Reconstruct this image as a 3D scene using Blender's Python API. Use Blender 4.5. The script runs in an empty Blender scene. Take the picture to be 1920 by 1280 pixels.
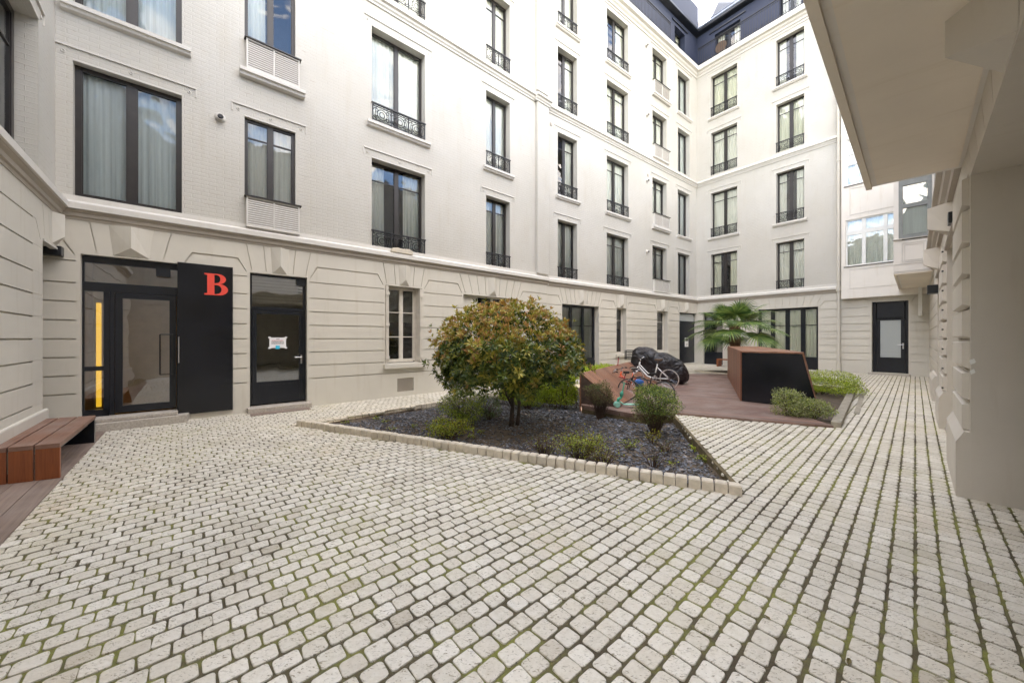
import bpy, bmesh, math, random
import numpy as np
from mathutils import Vector, Matrix
from mathutils.geometry import delaunay_2d_cdt
random.seed(7)
R = math.radians
scene = bpy.context.scene
COL = scene.collection
# ------------------------------------------------------------------ camera
EYE = 1.45                 # lens height in metres
FPX, CX, HY = 684.0, 960.0, 634.0   # focal length, centre and horizon in photo pixels (1920 wide)
cam = bpy.data.cameras.new("camera"); camo = bpy.data.objects.new("camera", cam); COL.objects.link(camo)
cam.sensor_width = 36.0; cam.lens = FPX/1920*36.0
cam.shift_y = -(640.0-HY)/1920
cam.clip_start = 0.05; cam.clip_end = 500
camo.location = (0, 0, EYE); camo.rotation_euler = (R(90), 0, 0)
scene.camera = camo
# ------------------------------------------------------------------ sky and sun
SUN_AZ = -35.0      # degrees, clockwise from +Y (negative: to the left): the sun stands behind the tall block
SUN_EL = 44.0
world = bpy.data.worlds.new("World"); scene.world = world; world.use_nodes = True
wn = world.node_tree; wn.nodes.clear()
sky = wn.nodes.new('ShaderNodeTexSky'); sky.sky_type = 'NISHITA'; sky.sun_disc = False
sky.sun_elevation = R(SUN_EL); sky.sun_rotation = R(SUN_AZ)
sky.air_density = 1.0; sky.dust_density = 1.5; sky.ozone_density = 1.0
tc = wn.nodes.new('ShaderNodeTexCoord')
mp = wn.nodes.new('ShaderNodeMapping'); mp.inputs['Scale'].default_value = (1.6, 1.6, 4.0)
nz = wn.nodes.new('ShaderNodeTexNoise'); nz.inputs['Scale'].default_value = 1.7; nz.inputs['Detail'].default_value = 8; nz.inputs['Roughness'].default_value = .55
cr = wn.nodes.new('ShaderNodeValToRGB'); cr.color_ramp.elements[0].position = .44; cr.color_ramp.elements[1].position = .62
mx = wn.nodes.new('ShaderNodeMixRGB'); mx.inputs[2].default_value = (9.2, 8.15, 6.9, 1)
bg = wn.nodes.new('ShaderNodeBackground'); bg.inputs['Strength'].default_value = 0.15
out = wn.nodes.new('ShaderNodeOutputWorld')
L = wn.links.new
L(tc.outputs['Generated'], mp.inputs['Vector']); L(mp.outputs[0], nz.inputs['Vector']); L(nz.outputs['Fac'], cr.inputs[0])
L(cr.outputs[0], mx.inputs[0]); L(sky.outputs[0], mx.inputs[1]); L(mx.outputs[0], bg.inputs[0]); L(bg.outputs[0], out.inputs[0])
sun = bpy.data.lights.new("sun", 'SUN'); sun.energy = 3.0; sun.angle = R(.5); sun.color = (1, .95, .86)
suno = bpy.data.objects.new("sun", sun); COL.objects.link(suno); suno.location = (0, 0, 40)
_d = Vector((math.sin(R(SUN_AZ))*math.cos(R(SUN_EL)), math.cos(R(SUN_AZ))*math.cos(R(SUN_EL)), math.sin(R(SUN_EL))))
suno.rotation_euler = _d.to_track_quat('Z', 'Y').to_euler()
scene.view_settings.view_transform = 'Standard'; scene.view_settings.look = 'None'
scene.view_settings.gamma = 1.0; scene.view_settings.exposure = 2.88
scene.render.engine = 'CYCLES'
scene.cycles.max_bounces = 10; scene.cycles.diffuse_bounces = 5; scene.cycles.transparent_max_bounces = 12

# ------------------------------------------------------------------ materials
MATS = {}
class NT:
    def __init__(s, name):
        m = bpy.data.materials.new(name); m.use_nodes = True; s.m = m; s.t = m.node_tree; s.t.nodes.clear()
        s.out = s.t.nodes.new('ShaderNodeOutputMaterial'); MATS[name] = m
    def n(s, typ, **kw):
        nd = s.t.nodes.new(typ)
        for k, v in kw.items():
            if k.startswith('i_'):
                nd.inputs[k[2:].replace('_', ' ')].default_value = v
            else: setattr(nd, k, v)
        return nd
    def l(s, a, b): s.t.links.new(a, b)
    def ramp(s, fac, stops):
        r = s.n('ShaderNodeValToRGB'); e = r.color_ramp.elements
        while len(e) < len(stops): e.new(.5)
        for i, (p, c) in enumerate(stops): e[i].position = p; e[i].color = (*c, 1) if len(c) == 3 else c
        s.l(fac, r.inputs[0]); return r
    def noise(s, scale, detail=4, rough=.5, vec=None, dist=0):
        n = s.n('ShaderNodeTexNoise'); n.inputs['Scale'].default_value = scale; n.inputs['Detail'].default_value = detail
        n.inputs['Roughness'].default_value = rough; n.inputs['Distortion'].default_value = dist
        if vec: s.l(vec, n.inputs['Vector'])
        return n
    def mix(s, fac, a, b, mode='MIX'):
        x = s.n('ShaderNodeMixRGB', blend_type=mode)
        for i, q in ((0, fac), (1, a), (2, b)):
            if hasattr(q, 'is_linked') or hasattr(q, 'links'): s.l(q, x.inputs[i])
            elif i == 0: x.inputs[0].default_value = q
            else: x.inputs[i].default_value = (*q, 1)
        return x.outputs[0]
    def bump(s, h, strength, dist=.01, normal=None):
        b = s.n('ShaderNodeBump'); b.inputs['Strength'].default_value = strength; b.inputs['Distance'].default_value = dist
        s.l(h, b.inputs['Height'])
        if normal: s.l(normal, b.inputs['Normal'])
        return b.outputs[0]
    def pbsdf(s, col, rough=.6, normal=None, metal=0, spec=.5, coat=0):
        p = s.n('ShaderNodeBsdfPrincipled')
        if isinstance(col, tuple): p.inputs['Base Color'].default_value = (*col, 1)
        else: s.l(col, p.inputs['Base Color'])
        if isinstance(rough, (int, float)): p.inputs['Roughness'].default_value = rough
        else: s.l(rough, p.inputs['Roughness'])
        p.inputs['Metallic'].default_value = metal; p.inputs['Specular IOR Level'].default_value = spec
        p.inputs['Coat Weight'].default_value = coat
        if normal: s.l(normal, p.inputs['Normal'])
        s.l(p.outputs[0], s.out.inputs[0]); return p
    def uv(s): return s.n('ShaderNodeUVMap', uv_map='UVMap').outputs[0]
    def obj(s): return s.n('ShaderNodeTexCoord').outputs['Object']
    def geo(s, o): return s.n('ShaderNodeNewGeometry').outputs[o]

def var(c, k): return tuple(min(1, max(0, x*k)) for x in c)

def mat_simple(name, col, rough=.5, metal=0, vary=.12, scale=6, bump=.0, bscale=60, spec=.5, coat=0):
    n = NT(name); o = n.obj()
    a = n.noise(scale, 5, .6, o)
    c = n.ramp(a.outputs['Fac'], [(.3, var(col, 1-vary)), (.7, var(col, 1+vary))])
    nm = None
    if bump:
        b = n.noise(bscale, 4, .6, o); nm = n.bump(b.outputs['Fac'], bump, .01)
    n.pbsdf(c.outputs[0], rough, nm, metal, spec, coat); return n.m

def mat_brick():
    n = NT('painted_brick'); u = n.uv(); o = n.obj()
    br = n.n('ShaderNodeTexBrick'); n.l(u, br.inputs['Vector'])
    br.inputs['Scale'].default_value = 1.0; br.inputs['Brick Width'].default_value = .225; br.inputs['Row Height'].default_value = .07
    br.inputs['Mortar Size'].default_value = .007; br.inputs['Mortar Smooth'].default_value = .6; br.inputs['Bias'].default_value = 0
    br.inputs['Color1'].default_value = (1, 1, 1, 1); br.inputs['Color2'].default_value = (.6, .6, .6, 1); br.inputs['Mortar'].default_value = (0, 0, 0, 1)
    a = n.noise(.55, 5, .6, o); b = n.noise(30, 4, .7, u)
    base = n.ramp(a.outputs['Fac'], [(.3, (.485, .462, .41)), (.7, (.545, .525, .48))])
    c2 = n.mix(.05, base.outputs[0], b.outputs['Color'], 'MULTIPLY')
    # hairline cracks and chips between a few courses
    mp = n.n('ShaderNodeMapping'); mp.inputs['Scale'].default_value = (2.2, 16, 1); n.l(u, mp.inputs['Vector'])
    ck = n.noise(1.6, 7, .75, mp.outputs[0], .4); ckr = n.ramp(ck.outputs['Fac'], [(.57, (0, 0, 0)), (.64, (1, 1, 1))])
    mor = n.n('ShaderNodeMath', operation='MULTIPLY'); n.l(br.outputs['Fac'], mor.inputs[0]); n.l(ckr.outputs[0], mor.inputs[1])
    c3 = n.mix(mor.outputs[0], c2, (.36, .30, .24))
    mp2 = n.n('ShaderNodeMapping'); mp2.inputs['Scale'].default_value = (3.2, .35, 1); n.l(u, mp2.inputs['Vector']); sk = n.noise(1.3, 6, .65, mp2.outputs[0]); skr = n.ramp(sk.outputs['Fac'], [(.54, (1, 1, 1)), (.80, (.93, .905, .86))]); c3 = n.mix(1, c3, skr.outputs[0], 'MULTIPLY')
    mt = n.n('ShaderNodeMath', operation='MULTIPLY_ADD'); n.l(br.outputs['Fac'], mt.inputs[0]); mt.inputs[1].default_value = -1.0; n.l(b.outputs['Fac'], mt.inputs[2])
    nm = n.bump(mt.outputs[0], .6, .006)
    n.pbsdf(c3, .55, nm)
mat_brick()

def mat_wall(name, col, st=.25):
    n = NT(name); u = n.uv(); o = n.obj()
    a = n.noise(.7, 6, .6, o); b = n.noise(90, 4, .7, o); s = n.noise(3.0, 6, .7, o)
    base = n.ramp(a.outputs['Fac'], [(.3, var(col, .93)), (.7, var(col, 1.06))])
    mp = n.n('ShaderNodeMapping'); mp.inputs['Scale'].default_value = (5, .5, 1); n.l(u, mp.inputs['Vector'])
    dr = n.noise(1.6, 5, .6, mp.outputs[0]); drr = n.ramp(dr.outputs['Fac'], [(.55, (1, 1, 1)), (.80, (.90, .875, .83))])
    c = n.mix(1.0, base.outputs[0], drr.outputs[0], 'MULTIPLY')
    sr = n.ramp(s.outputs['Fac'], [(.62, (0, 0, 0)), (.8, (st, st, st))])
    c = n.mix(sr.outputs[0], c, var(col, .72))
    tw = n.noise(7, 4, .5, o, 1.2); h = n.mix(.35, b.outputs['Fac'], s.outputs['Fac']); h = n.mix(.4, h, tw.outputs['Fac'])
    nm = n.bump(h, .30, .012)
    n.pbsdf(c, .62, nm)
mat_wall('stone_render', (.60, .568, .50))
mat_wall('pier_render', (.60, .555, .485), .35)
mat_wall('white_render', (.62, .595, .55))
mat_wall('panel_white', (.76, .72, .66), .1)
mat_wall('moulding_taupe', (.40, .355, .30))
mat_wall('ceiling_render', (.82, .74, .63), .2)
mat_wall('blue_render', (.020, .027, .056), .2)
mat_simple('frame_dark', (.024, .020, .018), .38, vary=.2)
mat_simple('frame_black', (.010, .012, .017), .30, vary=.2)
mat_simple('iron_black', (.018, .018, .020), .45, vary=.3)
mat_simple('panel_black', (.0065, .0075, .011), .22, vary=.5, scale=2.5, bump=.05, bscale=3)
mat_simple('zinc', (.30, .34, .42), .35, .6, vary=.15)
mat_simple('granite', (.42, .38, .33), .7, vary=.25, scale=40, bump=.2)
mat_simple('kerb_stone', (.60, .535, .43), .75, vary=.13, scale=14, bump=.3)
mat_simple('concrete', (.30, .27, .21), .85, vary=.3, scale=9, bump=.5)
mat_simple('moss_edge', (.13, .10, .05), .9, vary=.45, scale=7, bump=.6)
mat_simple('timber_dark_old', (.09, .06, .045), .85, vary=.4, scale=9, bump=.4)
mat_simple('steel', (.55, .55, .55), .3, .9)
mat_simple('white_paint', (.78, .78, .75), .35, vary=.05)
mat_simple('off_white_paint', (.62, .58, .51), .5, vary=.08, bump=.05)
mat_simple('rubber', (.02, .02, .02), .7)
mat_simple('chrome', (.7, .7, .72), .2, 1)
mat_simple('red_paint', (.33, .02, .03), .35)
mat_simple('orange_paint', (.85, .13, .03), .35)
mat_simple('green_paint', (.06, .33, .22), .4)
mat_simple('mint_paint', (.30, .62, .50), .4)
mat_simple('blue_cloth', (.02, .10, .33), .7)
mat_simple('sign_red', (.78, .075, .05), .45, vary=.04)
mat_simple('paper', (.80, .80, .82), .6, vary=.03)
mat_simple('ink', (.12, .11, .12), .6)
mat_simple('ink_red', (.55, .12, .10), .6)
mat_simple('cyan_sticker', (.05, .50, .75), .5)
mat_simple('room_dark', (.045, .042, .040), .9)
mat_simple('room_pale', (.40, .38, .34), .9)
mat_simple('grey_paint', (.22, .23, .22), .4)
mat_simple('slate_roof', (.09, .10, .12), .6, vary=.3, scale=20)
mat_simple('lobby_wall', (.62, .48, .32), .7)
mat_simple('blind', (.50, .50, .45), .7)
mat_simple('cane', (.11, .07, .045), .7, vary=.4, scale=30)
mat_simple('reddish_brick', (.33, .30, .29), .8, vary=.2)
mat_simple('soil', (.10, .075, .052), .95, vary=.5, scale=12, bump=.8, bscale=40)
mat_simple('bark', (.075, .055, .040), .9, vary=.4, scale=25, bump=.7)
mat_simple('bark_palm', (.14, .085, .045), .9, vary=.5, scale=30, bump=.8)
mat_simple('twig', (.10, .065, .045), .9, vary=.3, scale=30)
mat_simple('roof_grey', (.20, .22, .25), .5, vary=.1)

def mat_tarp():
    n = NT('tarp'); o = n.obj(); a = n.noise(3.2, 3, .5, o, 1.6); b = n.noise(2, 3, .5, o)
    c = n.ramp(b.outputs['Fac'], [(.3, (.007, .007, .009)), (.75, (.026, .019, .019))])
    n.pbsdf(c.outputs[0], .36, n.bump(a.outputs['Fac'], 1.0, .12))
mat_tarp()

def mat_glass(name, ior=1.6, wob=.0, tint=(.9, .93, .92), wscale=1.2, rough=0.0, base=0.0):
    n = NT(name); o = n.obj()
    fr = n.n('ShaderNodeFresnel'); fr.inputs['IOR'].default_value = ior
    tr = n.n('ShaderNodeBsdfTransparent'); tr.inputs[0].default_value = (*tint, 1)
    gl = n.n('ShaderNodeBsdfGlossy'); gl.inputs['Roughness'].default_value = rough; gl.inputs['Color'].default_value = (.95, .97, 1, 1)
    if wob:
        w = n.noise(wscale, 2, .5, o, .6); nm = n.bump(w.outputs['Fac'], wob, .05); n.l(nm, gl.inputs['Normal'])
    ad = n.n('ShaderNodeMath', operation='ADD', use_clamp=True); n.l(fr.outputs[0], ad.inputs[0]); ad.inputs[1].default_value = base
    mx = n.n('ShaderNodeMixShader'); n.l(ad.outputs[0], mx.inputs[0]); n.l(tr.outputs[0], mx.inputs[1]); n.l(gl.outputs[0], mx.inputs[2])
    n.l(mx.outputs[0], n.out.inputs[0])
mat_glass('glass', 1.62, .25, (.97, .98, .96), base=.03)
mat_glass('glass_wavy', 1.4, 2.2, (.95, .97, .97), .7, base=.02)
mat_glass('glass_dark', 1.6, .1, (.75, .76, .72), base=.24)

def mat_frosted():
    n = NT('glass_frosted'); p = n.pbsdf((.42, .45, .45), .12); p.inputs['Specular IOR Level'].default_value = .8
mat_frosted()

def mat_curtain(name, col):
    n = NT(name); u = n.uv(); o = n.obj()
    mp = n.n('ShaderNodeMapping'); mp.inputs['Scale'].default_value = (14, .25, 1); n.l(u, mp.inputs['Vector'])
    a = n.noise(1.5, 3, .6, mp.outputs[0]); c = n.ramp(a.outputs['Fac'], [(.3, var(col, .86)), (.7, var(col, 1.08))])
    d = n.n('ShaderNodeBsdfDiffuse'); t = n.n('ShaderNodeBsdfTranslucent'); n.l(c.outputs[0], d.inputs[0]); n.l(c.outputs[0], t.inputs[0])
    m = n.n('ShaderNodeMixShader'); m.inputs[0].default_value = .08; n.l(d.outputs[0], m.inputs[1]); n.l(t.outputs[0], m.inputs[2]); n.l(m.outputs[0], n.out.inputs[0])
mat_curtain('curtain', (.93, .95, .86)); mat_curtain('curtain_cream', (.90, .91, .78)); mat_curtain('curtain_grey', (.74, .79, .77))

def mat_paver():
    n = NT('travertine'); u = n.obj(); rnd = n.geo('Random Per Island')
    big = n.noise(.55, 7, .7, u)
    c = n.ramp(rnd, [(0, (.52, .475, .39)), (.05, (.60, .56, .475)), (.6, (.63, .592, .51)), (1, (.70, .665, .585))])
    fine = n.noise(35, 6, .65, u, .4)
    fr = n.ramp(fine.outputs['Fac'], [(.3, (.88, .86, .82)), (.6, (1.0, 1.0, 1.0))])
    c1 = n.mix(1, c.outputs[0], fr.outputs[0], 'MULTIPLY')
    # travertine pits: short dark worms
    mp = n.n('ShaderNodeMapping'); mp.inputs['Rotation'].default_value = (0, 0, .5); mp.inputs['Scale'].default_value = (34, 74, 1); n.l(u, mp.inputs['Vector'])
    pit = n.noise(1.0, 3, .6, mp.outputs[0], 1.6); pr = n.ramp(pit.outputs['Fac'], [(.37, (1, 1, 1)), (.43, (0, 0, 0))])
    spot = n.noise(6, 3, .6, u); sr = n.ramp(spot.outputs['Fac'], [(.36, (.15, .15, .15)), (.52, (1, 1, 1))])
    pm = n.n('ShaderNodeMath', operation='MULTIPLY'); n.l(pr.outputs[0], pm.inputs[0]); n.l(sr.outputs[0], pm.inputs[1])
    pm2 = n.n('ShaderNodeMath', operation='MULTIPLY'); n.l(pm.outputs[0], pm2.inputs[0]); pm2.inputs[1].default_value = .8
    c2 = n.mix(pm2.outputs[0], c1, (.20, .17, .11))
    # pinkish / grey patches over the courtyard, green film in places
    br = n.ramp(big.outputs['Fac'], [(.34, (.84, .83, .80)), (.47, (1, 1, 1)), (.56, (1, .99, .97)), (.68, (.93, .87, .80))])
    c3 = n.mix(1, c2, br.outputs[0], 'MULTIPLY')
    gm = n.noise(1.3, 6, .7, u); gr = n.ramp(gm.outputs['Fac'], [(.54, (0, 0, 0)), (.74, (.42, .42, .42))])
    c4 = n.mix(gr.outputs[0], c3, (.33, .30, .15))
    hh = n.mix(.5, fine.outputs['Fac'], pit.outputs['Fac'])
    n.pbsdf(c4, .66, n.bump(hh, .5, .004))
mat_paver()

def mat_joint():
    n = NT('mossy_joint'); u = n.obj()
    a = n.noise(1.1, 6, .7, u); b = n.noise(60, 4, .7, u)
    c = n.ramp(a.outputs['Fac'], [(.34, (.075, .058, .038)), (.47, (.125, .105, .055)), (.57, (.25, .255, .06)), (.65, (.15, .14, .05)), (.8, (.26, .225, .17))])
    d = n.mix(.6, c.outputs[0], b.outputs['Color'], 'MULTIPLY'); d = n.mix(.4, d, c.outputs[0])
    n.pbsdf(d, .95, n.bump(b.outputs['Fac'], .9, .01))
mat_joint()

def mat_wood(name, c1, c2, gw=.0, rough=.6, axis=0):
    """boards run along UV x"""
    n = NT(name); u = n.uv(); rnd = n.geo('Random Per Island')
    mp = n.n('ShaderNodeMapping'); mp.inputs['Scale'].default_value = (1.2, 22, 22); n.l(u, mp.inputs['Vector'])
    off = n.n('ShaderNodeVectorMath', operation='MULTIPLY_ADD'); n.l(rnd, off.inputs[0]); off.inputs[1].default_value = (31, 17, 5); n.l(mp.outputs[0], off.inputs[2])
    a = n.noise(1.6, 6, .65, off.outputs[0], .6); b = n.noise(9, 5, .6, off.outputs[0])
    c = n.ramp(a.outputs['Fac'], [(.28, c1), (.72, c2)])
    rr = n.ramp(rnd, [(0, (.72, .72, .72)), (1, (1.15, 1.12, 1.1))])
    d = n.mix(1, c.outputs[0], rr.outputs[0], 'MULTIPLY')
    o = n.obj(); w = n.noise(2.5, 5, .6, o); wr = n.ramp(w.outputs['Fac'], [(.4, (0, 0, 0)), (.7, (gw, gw, gw))])
    d = n.mix(wr.outputs[0], d, (.30, .25, .22))
    n.pbsdf(d, rough, n.bump(b.outputs['Fac'], .35, .004))
mat_wood('bench_top_wood', (.17, .075, .045), (.32, .17, .115), .5, .5)
mat_wood('bench_side_wood', (.20, .055, .018), (.37, .115, .035), .0, .45)
mat_wood('rust_wood', (.15, .052, .024), (.28, .105, .048), .1, .5)
mat_wood('deck_wood', (.15, .088, .068), (.26, .165, .130), .55, .55)
mat_wood('strip_wood', (.15, .11, .085), (.26, .195, .155), .4, .75)
mat_wood('ipe_wood', (.20, .085, .042), (.36, .17, .095), .25, .45)

def mat_slate():
    n = NT('slate_chips'); rnd = n.geo('Random Per Island')
    c = n.ramp(rnd, [(0, (.05, .045, .045)), (.5, (.10, .105, .12)), (.85, (.18, .195, .23)), (1, (.26, .20, .15))])
    n.pbsdf(c.outputs[0], .42)
mat_slate()

def mat_leaf(name, stops, rough=.35, trans=.25):
    n = NT(name); rnd = n.geo('Random Per Island')
    c = n.ramp(rnd, stops)
    p = n.n('ShaderNodeBsdfPrincipled'); n.l(c.outputs[0], p.inputs['Base Color']); p.inputs['Roughness'].default_value = rough
    t = n.n('ShaderNodeBsdfTranslucent'); n.l(c.outputs[0], t.inputs[0])
    m = n.n('ShaderNodeMixShader'); m.inputs[0].default_value = trans; n.l(p.outputs[0], m.inputs[1]); n.l(t.outputs[0], m.inputs[2]); n.l(m.outputs[0], n.out.inputs[0])
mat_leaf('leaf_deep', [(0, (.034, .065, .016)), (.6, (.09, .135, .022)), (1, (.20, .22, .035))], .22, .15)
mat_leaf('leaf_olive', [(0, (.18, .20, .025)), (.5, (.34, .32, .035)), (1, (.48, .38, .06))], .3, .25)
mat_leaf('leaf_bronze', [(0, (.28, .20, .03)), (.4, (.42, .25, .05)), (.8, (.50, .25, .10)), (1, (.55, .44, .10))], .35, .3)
mat_leaf('leaf_hedge', [(0, (.24, .33, .01)), (.5, (.40, .51, .015)), (1, (.56, .64, .04))], .45, .4)
mat_leaf('leaf_fresh', [(0, (.20, .27, .03)), (.5, (.36, .45, .05)), (1, (.54, .60, .10))], .45, .35)
mat_leaf('leaf_box', [(0, (.06, .11, .025)), (.5, (.12, .20, .04)), (1, (.24, .33, .07))], .4, .25)
mat_leaf('leaf_brown', [(0, (.07, .065, .025)), (.5, (.13, .11, .04)), (1, (.25, .17, .07))], .6, .25)
mat_leaf('leaf_variegated', [(0, (.14, .19, .05)), (.5, (.30, .34, .14)), (1, (.50, .50, .26))], .5, .3)
mat_leaf('leaf_yellow', [(0, (.25, .26, .02)), (.5, (.40, .38, .02)), (1, (.50, .45, .06))], .5, .4)
mat_leaf('leaf_palm', [(0, (.06, .12, .035)), (.5, (.12, .21, .055)), (1, (.30, .38, .10))], .35, .25)

def mat_emit(name, col, s):
    n = NT(name); e = n.n('ShaderNodeEmission'); e.inputs[0].default_value = (*col, 1); e.inputs[1].default_value = s; n.l(e.outputs[0], n.out.inputs[0])
mat_emit('amber_light', (1.0, .56, .035), .20)

# ------------------------------------------------------------------ mesh helpers
def ray(px): return (px-CX)/FPX
U = Vector((.7415, .6709)); V = Vector((.6709, -.7415))     # paving rows run along U
def gz(x, y):
    u = x*U.x + y*U.y
    return .006*max(0.0, u-6.0)
def G(px, py, dz=0.0):
    """point of the ground (lifted by dz) seen at a pixel of the photograph"""
    z = 0
    for _ in range(6):
        Y = (EYE-z-dz)*FPX/(py-HY); z = gz(ray(px)*Y, Y)
    return Vector((ray(px)*Y, Y, z+dz))

class Frame:
    """a wall plane: x along the wall to the viewer's right, y into the wall, z up"""
    def __init__(s, O, d):
        s.O = Vector(O); s.d = Vector(d).normalized(); s.n = Vector((-s.d.y, s.d.x))
        s.M = Matrix(((s.d.x, s.n.x, 0, s.O.x), (s.d.y, s.n.y, 0, s.O.y), (0, 0, 1, 0), (0, 0, 0, 1)))
    def Y(s, px, dep=0):
        r = ray(px); c = s.O.dot(s.n)+dep
        return c/(r*s.n.x+s.n.y)
    def s(s, px, dep=0):
        Y = s.Y(px, dep); return (Vector((ray(px)*Y, Y))-s.O).dot(s.d)
    def z(s, px, py, dep=0): return EYE+(HY-py)*s.Y(px, dep)/FPX
def plane_point(px, d, off):
    d = Vector(d).normalized(); n = Vector((-d.y, d.x)); Y = off/(ray(px)*n.x+n.y); return Vector((ray(px)*Y, Y))

ROOT = {}
def root_matrix(o):
    while o.parent: o = o.parent
    return ROOT.get(o.name, Matrix())
def tag(o, label=None, cat=None, group=None, kind=None):
    if label: o['label'] = label
    if cat: o['category'] = cat
    if group: o['group'] = group
    if kind: o['kind'] = kind
    return o
def thing(name, label, cat, M=None, group=None):
    o = bpy.data.objects.new(name, None); COL.objects.link(o); o.empty_display_size = .3
    M = M or Matrix(); o.matrix_world = M; ROOT[o.name] = M.copy()
    return tag(o, label, cat, group)
def TR(x, y, z=0, rz=0): return Matrix.Translation((x, y, z)) @ Matrix.Rotation(rz, 4, 'Z')

class MB:
    def __init__(s): s.v = []; s.f = []; s.mi = []
    def add(s, vs, fs, mi=0):
        b = len(s.v); s.v.extend([tuple(q) for q in vs]); s.f.extend([tuple(i+b for i in f) for f in fs]); s.mi.extend([mi]*len(fs)); return s
    def box(s, x0, x1, y0, y1, z0, z1, mi=0):
        x0, x1 = min(x0, x1), max(x0, x1); y0, y1 = min(y0, y1), max(y0, y1); z0, z1 = min(z0, z1), max(z0, z1)
        return s.add([(x0,y0,z0),(x1,y0,z0),(x1,y1,z0),(x0,y1,z0),(x0,y0,z1),(x1,y0,z1),(x1,y1,z1),(x0,y1,z1)],
              [(0,3,2,1),(4,5,6,7),(0,1,5,4),(1,2,6,5),(2,3,7,6),(3,0,4,7)], mi)
    def hexa(s, p, mi=0):   # 8 points: bottom 4 then top 4
        return s.add(p, [(0,3,2,1),(4,5,6,7),(0,1,5,4),(1,2,6,5),(2,3,7,6),(3,0,4,7)], mi)
    def prism(s, poly, a, b, axis='z', mi=0):
        """poly extruded from a to b; axis z: (x,y); axis y: (x,z); axis x: (y,z)"""
        n = len(poly)
        def P(p, t):
            return (p[0], p[1], t) if axis == 'z' else ((p[0], t, p[1]) if axis == 'y' else (t, p[0], p[1]))
        ar = sum(poly[i][0]*poly[(i+1)%n][1]-poly[(i+1)%n][0]*poly[i][1] for i in range(n))
        pl = list(poly) if ar > 0 else list(poly)[::-1]
        vs = [P(p, a) for p in pl]+[P(p, b) for p in pl]
        fs = [tuple(range(n-1, -1, -1)), tuple(range(n, 2*n))]+[(i, (i+1)%n, n+(i+1)%n, n+i) for i in range(n)]
        if axis == 'y': fs = [f[::-1] for f in fs]
        if b < a: fs = [f[::-1] for f in fs]
        return s.add(vs, fs, mi)
    def tube(s, pts, r, n=6, cap=True, mi=0, closed=False):
        pts = [Vector(p) for p in pts]; rs = r if isinstance(r, (list, tuple)) else [r]*len(pts)
        b = len(s.v); m = len(pts); up = None
        for i, p in enumerate(pts):
            if closed: t = pts[(i+1)%m]-pts[i-1]
            else: t = pts[min(i+1, m-1)]-pts[max(i-1, 0)]
            t = t.normalized() if t.length > 1e-9 else Vector((0, 0, 1))
            if up is None: up = Vector((0, 0, 1)) if abs(t.z) < .9 else Vector((1, 0, 0))
            a = t.cross(up)
            if a.length < 1e-6: a = t.cross(Vector((0, 1, 0.3)))
            a.normalize(); c = a.cross(t); up = c
            for k in range(n):
                w = 2*math.pi*k/n; s.v.append(tuple(p+(a*math.cos(w)+c*math.sin(w))*rs[i]))
        seg = m if closed else m-1
        for i in range(seg):
            j = (i+1)%m
            for k in range(n):
                s.f.append((b+i*n+k, b+j*n+k, b+j*n+(k+1)%n, b+i*n+(k+1)%n)); s.mi.append(mi)
        if cap and not closed:
            s.f.append(tuple(b+k for k in range(n))); s.f.append(tuple(b+(m-1)*n+k for k in range(n-1, -1, -1))); s.mi += [mi, mi]
        return s
    def ring(s, c, R_, r, axis='y', n=32, k=6, a0=0, a1=2*math.pi, mi=0):
        c = Vector(c); full = abs(a1-a0-2*math.pi) < 1e-6; pts = []
        for i in range(n if full else n+1):
            w = a0+(a1-a0)*i/n; q = (math.cos(w)*R_, math.sin(w)*R_)
            pts.append(c+(Vector((q[0], 0, q[1])) if axis == 'y' else Vector((0, q[0], q[1])) if axis == 'x' else Vector((q[0], q[1], 0))))
        return s.tube(pts, r, k, closed=full, mi=mi)
    def build(s, name, mat, parent=None, F=None, smooth=False, bevel=0, uvflip=False):
        F = F or Matrix()
        if isinstance(F, Frame): F = F.M
        me = bpy.data.meshes.new(name)
        va = np.array(s.v, dtype=np.float64).reshape(-1, 3)
        if parent is not None: M = root_matrix(parent).inverted() @ F
        else:
            c = (va.min(0)+va.max(0))/2; base = Vector((c[0], c[1], va[:, 2].min())); T = F @ Matrix.Translation(base)
            M = T.inverted() @ F
        A = np.array(M); w = va @ A[:3, :3].T + A[:3, 3]
        me.from_pydata(w.tolist(), [], s.f)
        mats = mat if isinstance(mat, (list, tuple)) else [mat]
        for m in mats: me.materials.append(MATS[m])
        if len(mats) > 1: me.polygons.foreach_set('material_index', s.mi)
        # box-mapped uv from the local (unrotated) coordinates, in metres
        uvl = me.uv_layers.new(name='UVMap'); nl = len(me.loops)
        li = np.empty(nl, dtype=np.int32); me.loops.foreach_get('vertex_index', li)
        fn = []
        for f in s.f:
            p = va[list(f[:3])]
            nn = np.cross(p[1]-p[0], p[2]-p[0]); fn.append(np.argmax(np.abs(nn)))
        cnt = np.array([len(f) for f in s.f]); ax = np.repeat(np.array(fn), cnt)
        co = va[li]; uv = np.empty((nl, 2))
        uv[:, 0] = np.where(ax == 0, co[:, 1], co[:, 0]); uv[:, 1] = np.where(ax == 2, co[:, 1], co[:, 2])
        if uvflip: uv = uv[:, ::-1].copy()
        uvl.data.foreach_set('uv', uv.ravel())
        if smooth: me.polygons.foreach_set('use_smooth', [True]*len(me.polygons))
        me.update()
        o = bpy.data.objects.new(name, me); COL.objects.link(o)
        if parent is not None: o.parent = parent
        else: o.matrix_world = T; ROOT[o.name] = T.copy()
        if bevel:
            b = o.modifiers.new('bevel', 'BEVEL'); b.width = bevel; b.segments = 2; b.limit_method = 'ANGLE'
        return o

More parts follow.
